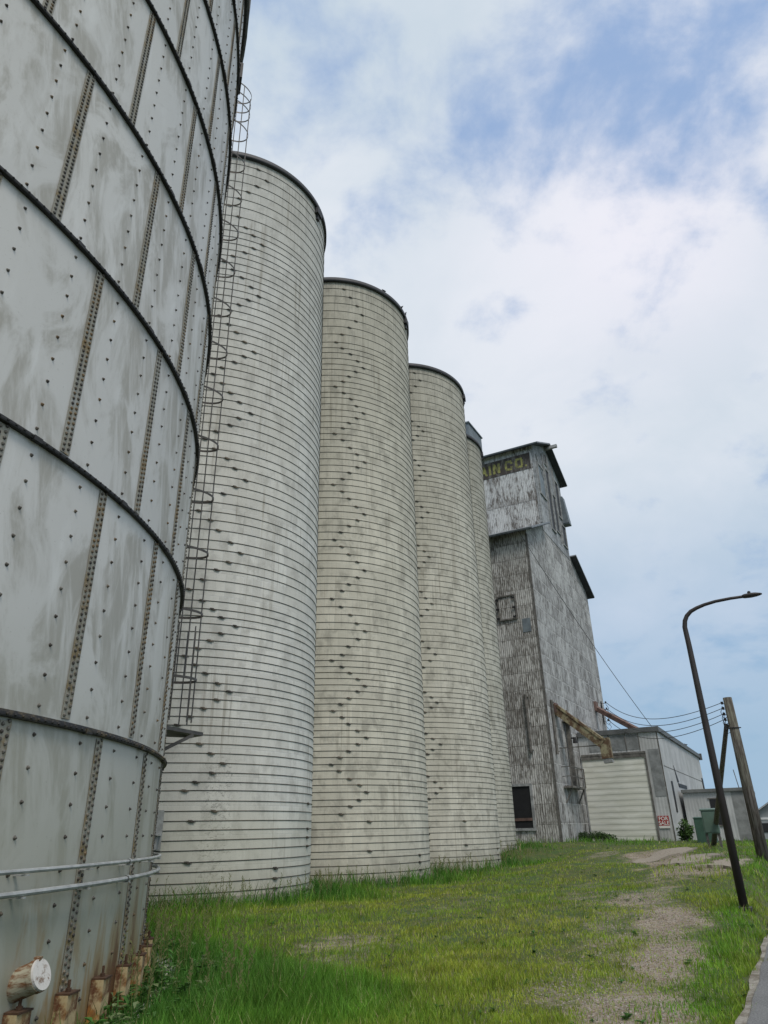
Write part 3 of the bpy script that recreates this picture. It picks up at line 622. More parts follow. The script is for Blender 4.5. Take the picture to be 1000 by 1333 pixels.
# corner boards
mb = MB(); mb.box((-.10, -.03, -.3), (.028, -.003, ez(20.4))); mb.box((.003, -.03, -.3), (.03, .12, ez(20.4))); part('corner_board', mb, MT['wood'], E)
mb = MB(); mb.box((-.10, H0-.03, ez(23.3)), (.07, H0-.003, ez(30.4))); mb.box((.034, H0-.03, ez(23.3)), (.07, H0+.32, ez(30.3))); part('corner_board', mb, MT['trim'], E)
def opening_B(u0, z0, u1, z1, name='window', fill='black', fw=.12, dx=0., tilt=0., frame='trim'):
    mb = MB(); x0 = .035+dx
    mb.box((x0, u0-EU-fw, ez(z0)-fw), (x0+.10, u0-EU, ez(z1)+fw)); mb.box((x0, u1-EU, ez(z0)-fw), (x0+.10, u1-EU+fw, ez(z1)+fw)); mb.box((x0, u0-EU, ez(z1)), (x0+.10, u1-EU, ez(z1)+fw)); mb.box((x0, u0-EU, ez(z0)-fw), (x0+.10, u1-EU, ez(z0)))
    o = part(name, mb, MT[frame], E); mb = MB(); mb.box((x0, u0-EU+.002, ez(z0)+.002), (x0+.03, u1-EU-.002, ez(z1)-.002)); part('panel', mb, MT[fill], o); return o
def opening_A(v0, z0, v1, z1, name='window', fill='black', fw=.12, frame='trim'):
    mb = MB(); y0 = -.11
    mb.box((v0-EV-fw, y0, ez(z0)-fw), (v0-EV, -.004, ez(z1)+fw)); mb.box((v1-EV, y0, ez(z0)-fw), (v1-EV+fw, -.004, ez(z1)+fw)); mb.box((v0-EV, y0, ez(z1)), (v1-EV, -.004, ez(z1)+fw)); mb.box((v0-EV, y0, ez(z0)-fw), (v1-EV, -.004, ez(z0)))
    o = part(name, mb, MT[frame], E); mb = MB(); mb.box((v0-EV+.002, -.03, ez(z0)+.002), (v1-EV-.002, -.004, ez(z1)-.002)); part('panel', mb, MT[fill], o); return o
o = opening_A(-17.6, .02, -15.15, 2.55, 'loading_window', 'black', .16); mb = MB(); mb.box((-17.58-EV, -.08, ez(.45)), (-15.17-EV, -.035, ez(.62))); part('cross_rail', mb, MT['redspout'], o)
o = opening_A(-16.1, 14.0, -14.85, 15.7, 'boarded_window', 'wallA', .10, 'wood'); 
mb = MB()
for z0 in (14.02, 14.72, 15.45):
    for v0 in (-16.2, -14.95): mb.box((v0-EV-.1, -.16, ez(z0)), (v0-EV+.12, -.112, ez(z0)+.14))
part('hinges', mb, MT['black'], o)
opening_B(53.35, 26.4, 54.95, 29.3, 'shuttered_window', 'steelblue', .14)
opening_B(55.75, 23.9, 56.85, 29.9, 'window', 'black', .13); opening_B(57.3, 24.3, 58.3, 27.9, 'window', 'black', .13); opening_B(58.8, 26.4, 59.9, 30.0, 'window', 'black', .12)
opening_B(59.3, 23.6, 60.5, 25.6, 'window', 'black', .10); opening_B(56.1, 30.6, 56.7, 31.6, 'window', 'black', .10)
mb = MB(); mb.box((.04, 60.35-EU, ez(26.0)), (.62, 61.15-EU, ez(26.1))); mb.prism([(0, 0)], 'x', 0, 0) if False else None
mb.add([(.04, 60.3-EU, ez(26.1)), (.62, 60.3-EU, ez(26.1)), (.62, 61.15-EU, ez(26.1)), (.04, 61.15-EU, ez(26.1)), (.04, 60.3-EU, ez(28.9)), (.30, 60.3-EU, ez(28.9)), (.30, 61.15-EU, ez(28.9)), (.04, 61.15-EU, ez(28.9))], [(0,3,2,1),(4,5,6,7),(0,1,5,4),(1,2,6,5),(2,3,7,6),(3,0,4,7)])
part('shutter', mb, MT['steelblue'], E)
mb = MB(); mb.box((-14.45-EV, -.03, ez(12.85)), (-13.85-EV, -.004, ez(13.85))); o = part('patch_sheet', mb, MT['steelblue'], E)
# boards nailed to the gable
mb = MB()
for (u0, z0, u1, z1) in ((53.3, 30.2, 55.2, 28.2), (55.25, 31.2, 55.45, 24.6), (58.5, 31.2, 58.55, 23.4), (57.0, 31.9, 57.1, 28.4)): mb.bar((.07, u0-EU, ez(z0)), (.07, u1-EU, ez(z1)), .06, .16)
part('gable_boards', mb, MT['trim'], E)
# conduits on the front face
for v0, z0, z1, r in ((-14.77, 4.6, 8.45, .10), (-12.98, 4.5, 8.1, .09)):
    mb = MB(); yy = -.14 if v0 < -13.4 else 1.0; xx = v0-EV if v0 < -13.4 else .10
    mb.tube([(xx, yy, ez(z0)), (xx, yy, ez(z1))], r, 8)
    for z in (z0+.15, (z0+z1)/2, z1-.2): mb.box((xx-.16, yy, ez(z)), (xx+.16, yy+.13 if yy < 0 else yy+.05, ez(z)+.06))
    part('downpipe', mb, MT['wood'], E)
# grain spout leaving the side wall
mb = MB(); a = Vector((.02, 49.6-EU, ez(7.65))); b = Vector((-10.4-EV, 49.5-EU, ez(5.05)))
mb.bar(a, b, .62, .62); mb.bar(a+Vector((0, -.33, .24)), b+Vector((0, -.33, .24)), .05, .06); mb.bar(a+Vector((0, .33, .24)), b+Vector((0, .33, .24)), .05, .06)
mb.bar(b+Vector((.1, 0, .35)), b+Vector((.16, 0, -.95)), .66, .52, 0, (0, 1, 0)); mb.bar(b+Vector((.17, 0, -.96)), b+Vector((.19, 0, -1.22)), .56, .46, 1, (0, 1, 0)); mb.box((.03, 49.25-EU, ez(7.35)), (.18, 49.95-EU, ez(8.0)), 2)
for t in (.15, .4, .65, .9): p = a.lerp(b, t); mb.bar(p+Vector((-.02, 0, -.25)), p+Vector((.03, 0, .24)), .66, .03, 0, (0, 1, 0))
part('grain_spout', mb, [MT['spout'], MT['trim'], MT['redspout']], E)
mb = MB(); mb.bar((.0, 49.5-EU, ez(4.98)), (-10.4-EV, 49.5-EU, ez(4.98)), .06, .06); part('spout_brace', mb, MT['wood'], E)
mb = MB(); mb.bar((.0, 62.7-EU, ez(9.4)), (-9.2-EV, 60-EU, ez(6.6)), .42, .36); mb.box((0, 62.3-EU, ez(9.1)), (.2, 63.1-EU, ez(9.9))); part('rear_spout', mb, MT['redspout'], E)
mb = MB(); mb.box((.02, 63.6-EU, ez(6.2)), (.05, 64.6-EU, ez(7.3))); part('hatch', mb, MT['black'], E)
# balcony on the side wall with a post
mb = MB(); bu0, bu1, bx = 49.3-EU, 52.9-EU, .62
mb.box((.04, bu0, ez(2.42)), (bx, bu1, ez(2.55)))
for z in (3.15, 3.75): mb.bar((bx, bu0, ez(z)), (bx, bu1, ez(z)), .05, .05); mb.bar((0.03, bu0, ez(z)), (bx, bu0, ez(z)), .05, .05); mb.bar((0.03, bu1, ez(z)), (bx, bu1, ez(z)), .05, .05)
for y in (bu0, (bu0+bu1)/2, bu1): mb.bar((bx, y, ez(2.5)), (bx, y, ez(3.8)), .06, .06)
for y in (bu0+.2, bu1-.2): mb.bar((.04, y, ez(1.5)), (bx-.1, y, ez(2.4)), .08, .08)
part('balcony', mb, MT['wood'], E)
mb = MB(); mb.box((.10, 51.45-EU, ez(2.56)), (.36, 51.75-EU, ez(6.9))); mb.box((.0, 51.0-EU, ez(6.9)), (.6, 52.0-EU, ez(7.0))); part('post', mb, MT['wood'], E)
mb = MB(); mb.box((.37, 51.5-EU, ez(5.75)), (.6, 51.6-EU, ez(5.85))); mb.tube([(.62, 51.55-EU, ez(5.85)), (.62, 51.55-EU, ez(5.45))], [.10, .17], 10); part('wall_lamp', mb, MT['black'], E)
# wooden low side boards at ground behind balcony
mb = MB()
for i, y in enumerate((.9, 2.2, 3.3, 4.9, 6.2)): mb.box((.032, y, -.3), (.06, y+.07, ez(2.4)))
part('battens', mb, MT['wallB'], E)
# insulator rack at the far corner
mb = MB(); mb.box((.03, 65.1-EU, ez(8.3)), (.10, 65.25-EU, ez(10.3)))
for z in (10.1, 9.55, 9.05, 8.55):
    mb.bar((.05, 65.17-EU, ez(z)), (.45, 65.17-EU, ez(z)), .04, .04); mb.tube([(.45, 65.17-EU, ez(z)-.02), (.45, 65.17-EU, ez(z)+.16)], [.09, .06], 8)
for i in range(5):
    z = 10.0-.4*i; mb.tube([(.45, 65.17-EU, ez(z)), (.62, 65.3-EU, ez(z)-.35), (.42, 65.4-EU, ez(z)-.6), (.2, 65.2-EU, ez(z)-.3)], .022, 5)
part('insulator_rack', mb, MT['wire'], E)

# ================================================================ GARAGE / WAREHOUSE
GU, GG = 54.8, -1.0
GB = rowthing('warehouse', GU, EV, GG, 'low grey metal warehouse with a cream roll-up door beside the elevator', 'warehouse')
def gz(z): return z-GG
m = Mat('painted_metal_siding'); x, y, z = m.sep()[:3]; t = m.math('ADD', x, y); v = m.comb(t, z)
wv = m.math('SINE', m.math('MULTIPLY', t, 2*math.pi/.22)); n1 = m.noise(v, 1, 6, .65, .2, (2.2, .5, 1)); n2 = m.noise(v, .5, 4, .6, .3, (1, 1, 1), (4, 4, 0))
c = m.mix(m.rng(n2, .4, .62), (.40, .405, .40), (.50, .505, .50)); c = m.mix(m.rng(n1, .55, .75, 0, .6), c, (.20, .20, .195)); c = m.mix(m.rng(wv, .4, 1, 0, .16), c, (.22, .22, .22))
MT['siding'] = m.fin(c, .7, .05, wv, .35, .015)
m = Mat('roll_door_slats'); x, y, z = m.sep()[:3]; n1 = m.noise(m.comb(x, z), 1, 5, .6, .4, (.5, 2.5, 1)); n2 = m.noise(m.comb(x, z), 3, 6, .7)
fr = m.math('FRACT', m.math('DIVIDE', m.math('ADD', z, m.math('MULTIPLY', n1, .06)), .39)); fr2 = m.math('FRACT', m.math('DIVIDE', z, .13))
pr = m.math('SINE', m.math('MULTIPLY', fr, 2*math.pi))
c = m.mix(m.rng(n1, .4, .65), (.62, .615, .54), (.72, .715, .65)); c = m.mix(m.rng(fr, .90, .96, 0, .62), c, (.20, .195, .16)); c = m.mix(m.rng(fr2, .8, .95, 0, .12), c, (.2, .2, .16)); c = m.mix(m.rng(n2, .6, .75, 0, .35), c, (.34, .32, .25))
MT['door'] = m.fin(c, .6, .05, m.math('ADD', pr, m.math('MULTIPLY', n1, 2.5)), .22, .02)
gx1 = -7.62-EV
mb = MB(); gd = 26.0
mb.add([(.05, 0, -.5), (gx1, 0, -.5), (gx1, gd, -.5), (.05, gd, -.5), (.05, 0, gz(6.32)), (gx1, 0, gz(6.32)), (gx1, gd, gz(6.32)), (.05, gd, gz(6.32))], [(0,3,2,1),(4,5,6,7),(0,1,5,4),(1,2,6,5),(2,3,7,6),(3,0,4,7)])
part('wall', mb, MT['siding'], GB)
mb = MB(); mb.box((.06, -.16, gz(6.18)), (gx1+.16, -.004, gz(6.52))); mb.box((gx1+.004, -.003, gz(6.18)), (gx1+.16, gd+.2, gz(6.52))); mb.box((.06, -.003, gz(6.324)), (gx1+.003, gd, gz(6.50))); mb.box((gx1-.2, gd+.01, gz(6.0)), (gx1+.30, gd+.35, gz(6.62))); part('roof_edge', mb, plain('dark_fascia', (.13, .135, .135), .6, .1, .3, 1.5), GB)
dx0, dx1, dz1 = -13.25-EV, -8.75-EV, 4.75
mb = MB(); mb.box((dx0, -.05, gz(-.95)), (dx1, -.004, gz(dz1))); dd = part('roll_up_door', mb, MT['door'], GB)
mb = MB(); mb.box((dx0-.0, -.14, gz(dz1)), (dx1+.12, -.004, gz(dz1)+.14)); mb.box((dx1+.002, -.12, gz(-.95)), (dx1+.12, -.004, gz(dz1)-.003)); mb.box((dx0, -.12, gz(dz1)-.24), (dx1, -.052, gz(dz1)-.003)); part('door_frame', mb, MT['wood'], dd)
mb = MB()
stsh = plain('stained_sheet', (.27, .28, .28), .75, .1, .4, 1.8)
for a0, a1, z0, z1 in ((-11.05, -9.95, 5.05, 6.1), (-9.82, -9.05, 5.05, 6.1), (-12.6, -11.75, 5.05, 6.1), (-8.45, -7.72, 1.85, 5.0)):
    mb = MB(); mb.box((a0-EV, -.022, gz(z0)), (a1-EV, -.004, gz(z1))); part('patch_sheet', mb, stsh, GB)
mb = MB()
for a0 in (-11.12, -9.92, -8.98): mb.box((a0-EV, -.06, gz(5.0)), (a0-EV+.06, -.004, gz(6.16)))
part('battens', mb, MT['wood'], GB)
mb = MB(); mb.box((gx1+.004, 57.4-GU, gz(.85)), (gx1+.04, 58.1-GU, gz(2.95))); part('window', mb, MT['black'], GB)
mb = MB(); mb.add([(gx1+.03, 60.3-GU, gz(4.2)), (gx1+.03, 61.8-GU, gz(3.05)), (gx1+.03, 60.9-GU, gz(3.0)), (gx1+.004, 60.3-GU, gz(4.2)), (gx1+.004, 61.8-GU, gz(3.05)), (gx1+.004, 60.9-GU, gz(3.0))], [(0,1,2),(3,5,4),(0,3,4,1),(1,4,5,2),(2,5,3,0)]); part('torn_sheet', mb, MT['black'], GB); mb = MB(); mb.box((gx1+.004, 61.2-GU, gz(2.7)), (gx1+.05, 66-GU, gz(2.95))); part('flashing', mb, MT['black'], GB); mb = MB(); mb.box((gx1+.004, 79.2-GU, gz(2.9)), (gx1+.05, 80.2-GU, gz(4.2))); part('window', mb, MT['black'], GB)
mb = MB(); mb.box((gx1+.004, .5, gz(3.85)), (gx1+.012, 25, gz(3.9))); mb.box((-.01+gx1-.06, -.02, -.2), (gx1+.012, -.003, gz(6.15))); part('seam_trim', mb, MT['wood'], GB)
# side building
SB = rowthing('side_shed', 60.32, -7.5, -1.3, 'low pale metal shed with a dark window, right of the warehouse', 'shed')
mb = MB(); mb.box((.16, 0, .22), (4.55, 9, 3.5)); part('wall', mb, MT['siding'], SB)
mb = MB(); mb.box((.16, -.06, -.5), (4.6, 9.05, .218)); part('footing', mb, MT['concrete'], SB)
mb = MB(); mb.box((.1, -.18, 3.503), (4.75, 9.2, 3.72)); mb.box((4.56, -.2, 3.2), (4.9, .3, 3.5)); part('roof_edge', mb, plain('shed_fascia', (.17, .175, .17), .6, .1, .3, 1.5), SB)
mb = MB(); mb.box((1.95, -.03, 1.25), (2.95, -.004, 3.0)); w1 = part('window', mb, MT['black'], SB)
mb = MB(); mb.box((1.85, -.06, 3.0), (3.05, -.004, 3.08)); mb.box((1.85, -.07, 1.16), (3.05, -.004, 1.247)); part('window_frame', mb, MT['wood'], w1)
mb = MB(); mb.tube([(4.1, .6, 3.72), (3.98, .6, 5.0)], .03, 6); part('vent_pipe', mb, MT['wood'], SB)
mb = MB(); mb.box((3.5, -.02, .25), (4.3, -.003, 3.45)); part('stained_panel', mb, plain('stained_siding', (.27, .275, .27), .75, .1, .4, 1.2), SB)
# for sale sign
SG = rowthing('for_sale_sign', GU-.04, -8.2, -.02, 'small red and white FOR SALE sign fixed on the warehouse wall by the door', 'sign')
mb = MB(); mb.box((-.36, -.02, 0), (.36, 0, .62)); part('board', mb, plain('sign_red', (.36, .025, .02), .5, 0, .2, 2), SG)
mb = MB(); mb.box((-.36, -.026, -.16), (.36, 0, -.002)); part('white_strip', mb, plain('sign_white', (.72, .70, .66), .5, 0, .15, 2), SG)
white = plain('sign_lettering', (.80, .79, .76), .5, 0, .1, 2)
def text(body, size, loc, parent, mat, name='lettering'):
    cu = bpy.data.curves.new('t', 'FONT'); cu.body = body; cu.size = size; cu.align_x = 'CENTER'; cu.extrude = .003; cu.offset = .004
    to = bpy.data.objects.new('t', cu); COL.objects.link(to); bpy.context.view_layer.update()
    me = bpy.data.meshes.new_from_object(to.evaluated_get(bpy.context.evaluated_depsgraph_get())); bpy.data.objects.remove(to)
    me.materials.clear(); me.materials.append(mat); o = link(name, me, parent, loc); o.rotation_euler = (math.pi/2, 0, 0); return o
text('FOR', .33, (0, -.026, .34), SG, white); text('SALE', .33, (0, -.026, .06), SG, white)

# ================================================================ POLES, LAMP, WIRES
LP = Vector((.4058*15.6, .914*15.6, 0))
LM = thing('street_lamp', (LP.x, LP.y, ZC-1.32), 'dark curved single arm street lamp standing in the grass by the road', 'street lamp', -A)
def lz(z): return z+1.32
pts = [(0, 0, -.1), (0, 0, lz(1.5)), (0, 0, lz(3.4)), (-.005, 0, lz(3.66)), (-.008, 0, lz(3.80)), (.02, 0, lz(3.93)), (.075, 0, lz(4.03)), (.17, 0, lz(4.115)), (.30, 0, lz(4.17)), (.46, 0, lz(4.215)), (.68, 0, lz(4.25)), (.98, 0, lz(4.265)), (1.24, 0, lz(4.262))]
mb = MB(); mb.tube(pts, [.078, .068, .054, .052, .050, .047, .044, .041, .038, .035, .033, .031, .030], 14); mb.build('pole', MT['lamp'], LM, True)
mb = MB(); mb.box((-.12, -.12, -.16), (.12, .12, -.04)); mb.build('base_plate', MT['lamp'], LM)
mb = MB()
prof = [(1.20, .035, .035), (1.24, .055, .05), (1.36, .085, .055), (1.46, .085, .045), (1.54, .06, .025), (1.57, .02, .012)]
vs = []; n = 10
for x_, hw, hh_ in prof: vs += [(x_, hw*math.cos(2*math.pi*j/n), lz(4.262)+hh_*math.sin(2*math.pi*j/n)*(1 if math.sin(2*math.pi*j/n) > 0 else .8)) for j in range(n)]
mb.add(vs, [(i*n+j, i*n+(j+1)%n, (i+1)*n+(j+1)%n, (i+1)*n+j) for i in range(len(prof)-1) for j in range(n)]+[tuple(range(n)), tuple((len(prof)-1)*n+j for j in range(n))])
mb.build('lamp_head', MT['lamp'], LM, True)
mb = MB(); mb.tube([(1.34, 0, lz(4.30)), (1.34, 0, lz(4.345)), (1.34, 0, lz(4.36))], [.03, .032, .015], 10); mb.build('photocell', MT['black'], LM)

PP = Vector((.4345*27, .9008*27, 0)); PA = math.atan2(-.4345, .9008)
UP = thing('utility_pole', (PP.x, PP.y, ZC-1.1), 'thick old wooden utility pole with a slanting brace, right edge', 'utility pole', PA)
def uz(z): return z+1.1
mb = MB(); mb.tube([(0, 0, -.2), (0, 0, uz(1.5)), (0, 0, uz(3.96))], [.19, .165, .142], 18); mb.build('pole', MT['pole'], UP, True)
mb = MB(); mb.tube([(-2.02, 12.5, uz(-.95)), (-.215, 0.05, uz(3.05))], [.125, .075], 14); mb.build('brace', MT['pole'], UP, True)
mb = MB(); mb.ring(.165, .018, uz(2.95), 24, 6); mb.bar((-.24, 0, uz(2.95)), (.22, 0, uz(2.95)), .03, .03); mb.tube([(-.26, 0, uz(2.9)), (-.26, 0, uz(3.12))], .035, 8); mb.build('band', MT['wire'], UP)
pin = [(3.80, -.20), (3.62, -.20), (3.43, -.21), (3.25, -.21)]
mb = MB()
for z, x_ in pin: mb.bar((-.12, 0, uz(z)-.03), (x_-.03, 0, uz(z)-.03), .02, .02); mb.tube([(x_, 0, uz(z)-.05), (x_, 0, uz(z)+.04)], [.035, .045], 8)
for i, z in enumerate((3.7, 3.5, 3.35, 3.2)): mb.tube([(-.21, 0, uz(z)), (-.30, .03, uz(z)-.2), (-.24, .03, uz(z)-.42), (-.15, .02, uz(z)-.38)], .011, 5)
mb.build('insulators', MT['wire'], UP)
um = Matrix.Translation(UP.location) @ Matrix.Rotation(PA, 4, 'Z')
for i, (zz_, nm) in enumerate(((10.1, 'topmost'), (9.55, 'second from top'), (9.05, 'third from top'), (8.55, 'lowest'))):
    a = W(65.17, EV+.45, zz_+.1); b = um @ Vector((pin[i][1]-.03, 0, uz(pin[i][0]))); n = 30; pts = []
    for j in range(n+1):
        t = j/n; p = a.lerp(b, t); p.z -= 4*.95*t*(1-t)*(1+.04*i); pts.append(p)
    mb = MB(); o0 = pts[0].copy(); mb.tube([p-o0 for p in pts], [.028-.017*(j/n) for j in range(n+1)], 5)
    q = pts[-3]-o0; mb.tube([q-Vector((.05,0,0)), q+Vector((.05, 0, 0))], .02, 5)
    o = mb.build('power_line', MT['wire'], None, False, o0); tag(o, 'black power line from elevator to wooden pole, %s of the four' % nm, 'cable', 'power lines sagging from the elevator to the pole')
a = W(52.55, -17.45, 28.5); b = W(47.0, -13.98, 20.85); c = W(54.75, -7.9, 6.55)
mb = MB(); n = 16; pts = [a-a, b-a]; 
for j in range(1, n+1): t = j/n; p = b.lerp(c, t); p.z -= 4*.45*t*(1-t); pts.append(p-a)
mb.tube(pts, .022, 5); o = mb.build('guy_cable', MT['cable'], None, False, a); tag(o, 'thin slanting cable running down across the elevator side to the warehouse roof', 'cable')

# green cabinets
def cabinet(u, v, z, w_, d_, h_, mat, label, doors=True, legs=0.):
    K = rowthing('utility_cabinet', u, v, z, label, 'utility cabinet', 'green utility cabinets in the grass')
    mb = MB(); mb.box((-w_/2, 0, legs), (w_/2, d_, legs+h_)); part('body', mb, mat, K)
    mb = MB(); mb.prism([(-.05, legs+h_+.002), (d_+.05, legs+h_+.002), (d_+.05, legs+h_+.10), (-.05, legs+h_+.05)], 'x', -w_/2-.04, w_/2+.04); part('lid', mb, mat, K)
    if doors:
        for s_ in (-1, 1):
            mb = MB(); mb.box((s_*w_*.25-w_*.22, -.03, legs+.12), (s_*w_*.25+w_*.22, -.003, legs+h_-.06)); part('door', mb, mat, K)
    else:
        mb = MB(); mb.box((-w_/2+.05, -.03, legs+.05), (w_/2-.05, -.003, legs+h_-.05)); part('door', mb, mat, K)
    if legs:
        for s_ in (-1, 1):
            mb = MB(); mb.box((s_*(w_/2-.06)-.05, d_*.3, -.2), (s_*(w_/2-.06)+.05, d_*.3+.1, legs-.002)); part('leg', mb, MT['wood'], K)
    return K
cabinet(50.6, -5.25, -1.2, 1.1, .9, 1.55, MT['green'], 'dark green utility cabinet standing in the grass by the warehouse corner', True)
cabinet(36.2, -3.48, -1.08, .62, .3, .92, MT['green2'], 'paler green raised utility box on legs, beside the darker green cabinet', False, .72)

# ================================================================ PIGEONS
mbir = plain('pigeon_feathers', (.07, .07, .08), .7, 0, .5, 20)
def pigeon(loc, rz, label, group=None):
    B = thing('pigeon', loc, label, 'bird', rz, group)
    vs = []; n = 10; prof = [(-.20, .012, .10), (-.13, .028, .105), (-.06, .058, .10), (.0, .068, .105), (.06, .058, .125), (.10, .036, .165), (.12, .030, .20), (.145, .028, .215), (.165, .014, .212), (.185, .004, .206)]
    for x_, r_, z_ in prof: vs += [(x_, r_*math.cos(2*math.pi*j/n), z_+r_*1.05*math.sin(2*math.pi*j/n)) for j in range(n)]
    mb = MB(); mb.add(vs, [(i*n+j, i*n+(j+1)%n, (i+1)*n+(j+1)%n, (i+1)*n+j) for i in range(len(prof)-1) for j in range(n)]+[tuple(range(n)), tuple((len(prof)-1)*n+j for j in range(n))]); mb.build('body', mbir, B, True)
    for s_ in (-1, 1): mb = MB(); mb.tube([(.0, s_*.02, .06), (.01, s_*.02, .0), (.03, s_*.02, .0)], .005, 5); mb.build('leg', MT['redspout'], B)
def rimpos(k, deg): a = RAD(deg); return (SILOS[k][0]+(SR+.0)*math.cos(a), SILOS[k][1]+(SR+.0)*math.sin(a), ZC+25.59)
pigeon(rimpos(1, -46), 1.0, 'pigeon alone on the second silo rim, left of the other two', 'pigeons perched on the silo rim')
pigeon(rimpos(1, -24), 2.2, 'pigeon on the second silo rim, the upper of the close pair', 'pigeons perched on the silo rim')
pigeon(rimpos(1, -15), -1.0, 'pigeon on the second silo rim, the lower right of the close pair', 'pigeons perched on the silo rim')
p = W(71.0, -7.55, 6.53); pigeon((p.x, p.y, p.z), 2.0, 'dark bird perched on the edge of the warehouse roof')

# ================================================================ FAR HOUSE AND TREES
def rx(x, y, z): return Vector((x, y, z+ZC))
H = thing('far_house', rx(41.6, 80.5, -1.6), 'small grey house with a white gable far away at the right edge', 'house', -.45)
sidg = plain('grey_house_siding', (.30, .32, .33), .8, 0, .15, 1)
mb = MB(); mb.box((-3, 0, -.2), (3, 7, 2.2)); mb.prism([(-3, 2.2), (3, 2.2), (0, 4.0)], 'y', 0, 7); mb.build('wall', sidg, H)
for s_ in (-1, 1):
    mb = MB(); mb.prism([(s_*3.4, 1.93), (s_*3.4, 2.09), (0, 4.18), (0, 4.02)], 'y', -.4, 7.4); mb.build('roof', plain('house_shingles', (.16, .16, .165), .9), H)
mb = MB(); mb.bar((-3.4, -.42, 2.0), (0, -.42, 4.08), .04, .22, 0, (0,1,0)); mb.bar((3.4, -.42, 2.0), (0, -.42, 4.08), .04, .22, 0, (0,1,0)); mb.box((-3.0, -.05, 1.95), (3.0, -.005, 2.15)); mb.build('gable_trim', plain('white_trim', (.7, .7, .7), .6, 0, .1), H)
mb = MB(); mb.box((-2.2, -.06, .7), (-1.0, -.004, 1.6)); mb.box((.4, -.06, .1), (1.5, -.004, 1.6)); mb.build('window', MT['black'], H)

def leafmat(name, a, b, trans=.25):
    m = Mat(name); ca = m.n('ShaderNodeVertexColor', layer_name='tint'); s_ = m.n('ShaderNodeSeparateColor'); m.L.new(ca.outputs[0], s_.inputs[0])
    c = m.mix(s_.outputs[0], a, b); m.fin(c, .6, 0, spec=.25) if False else m.fin(c, .6, 0, None, spec=.25)
    return m.m
def leaves(name, cen, rad, n, size, mat, parent, seed=0, flat=1.):
    r = np.random.default_rng(seed); p = r.normal(size=(n, 3)); p /= np.linalg.norm(p, axis=1, keepdims=True); p *= (r.random((n, 1))**.45)
    cl = r.normal(size=(12, 3))*.45; kk = r.integers(0, 12, n); p = p*.55+cl[kk]*.75; p[:, 2] = np.maximum(p[:, 2], -.95)
    P = p*np.array(rad)+np.array(cen); d = r.normal(size=(n, 3)); d /= np.linalg.norm(d, axis=1, keepdims=True); e = np.cross(d, r.normal(size=(n, 3))); e /= np.linalg.norm(e, axis=1, keepdims=True)
    sz = size*(.6+.8*r.random((n, 1))); V = np.stack([P-d*sz, P+e*sz*.5, P+d*sz, P-e*sz*.5], 1).reshape(-1, 3)
    me = bpy.data.meshes.new(name); me.from_pydata(V.tolist(), [], np.arange(4*n).reshape(n, 4).tolist()); me.materials.append(mat)
    t = np.repeat(r.random(n), 4); at = me.color_attributes.new('tint', 'FLOAT_COLOR', 'POINT'); at.data.foreach_set('color', np.stack([t, t, t, np.ones_like(t)], -1).ravel())
    return link(name, me, parent)
lf = leafmat('leaf_dark', (.025, .055, .015), (.06, .11, .03)); lf2 = leafmat('leaf_mid', (.035, .075, .02), (.075, .14, .035))
for i, (x_, y_, h_) in enumerate(()):
    t = thing('far_tree', rx(x_, y_, -1.6), ['dark leafy tree just behind the far grey house', 'leafy tree far right beyond the grey house', 'leafy tree far off by the right side of the street'][i], 'tree', 0, 'trees beyond the house')
    mb = MB(); mb.tube([(0, 0, -.2), (.1, 0, h_*.35), (0, .1, h_*.7)], [.25, .18, .08], 8); mb.build('trunk', MT['wood'], t)
    leaves('crown', (0, 0, h_*.62), (2.4, 2.4, h_*.36), 2600, .17, lf, t, i)
# shrubs
def shrub(u, v, h, w_, label, n, seed, mat=lf2, size=.07):
    z = float(ground(np.array(u), np.array(v))); s_ = thing('shrub', W(u, v, z), label, 'shrub')
    mb = MB(); r = random.Random(seed)
    for k in range(9): a = r.uniform(0, 6.28); q = Vector((math.cos(a)*w_*.35, math.sin(a)*w_*.35, h*.7)); mb.tube([(0, 0, -.1), q*.5+Vector((0, 0, h*.12)), q], [.018, .012, .006], 5)
    mb.build('stems', MT['wood'], s_); leaves('foliage', (0, 0, h*.52), (w_*.5, w_*.5, h*.46), n, size, mat, s_, seed)
shrub(53.6, -6.75, 1.25, 1.0, 'leafy bush against the warehouse corner, left of the green cabinets', 700, 3, lf2, .10)
shrub(52.6, -12.1, .62, 2.3, 'dark weedy bush at the elevator foot, in front of the roll-up door', 2400, 4, lf, .045)
shrub(51.6, -13.0, .7, 1.0, 'low dark bush under the elevator balcony', 800, 5, lf, .05)

# ================================================================ GRASS
def in_built(u, v):
    x = u*sA+v*cA; y = u*cA-v*sA; b = np.hypot(x-tx, y-ty) < TR+.03
    for sx, sy in SILOS: b |= np.hypot(x-sx, y-sy) < SR+.13
    b |= (u > EU) & (v < EV) & (u < EU+Dp); b |= (u > GU) & (v < -7.62); b |= (u > 60.3) & (v < -2.9) & (v > -7.6); b |= v > -.84+.07*np.sin(u*2.3)+.05*np.sin(u*6.1)
    return b
def wall_dist(u, v):
    x = u*sA+v*cA; y = u*cA-v*sA; d = np.hypot(x-tx, y-ty)-TR
    for sx, sy in SILOS: d = np.minimum(d, np.hypot(x-sx, y-sy)-SR)
    d = np.minimum(d, np.where(v < -7.6, np.maximum(EU-u, 0)*.9+np.maximum(v-EV, 0)*(u > EU)*.2, 99)); d = np.minimum(d, np.where((u > 46) & (u < 62), np.abs(GU-u)+(v > -7)*.0, 99))
    return np.abs(d)
def pn(u, v, f, s): return (np.sin(u*f+s)*np.sin(v*f*1.3+s*2)+np.sin(u*f*2.1-v*f*1.7+s*3)*.6+np.sin(v*f*3.3+u*f*.7+s)*.4)/2
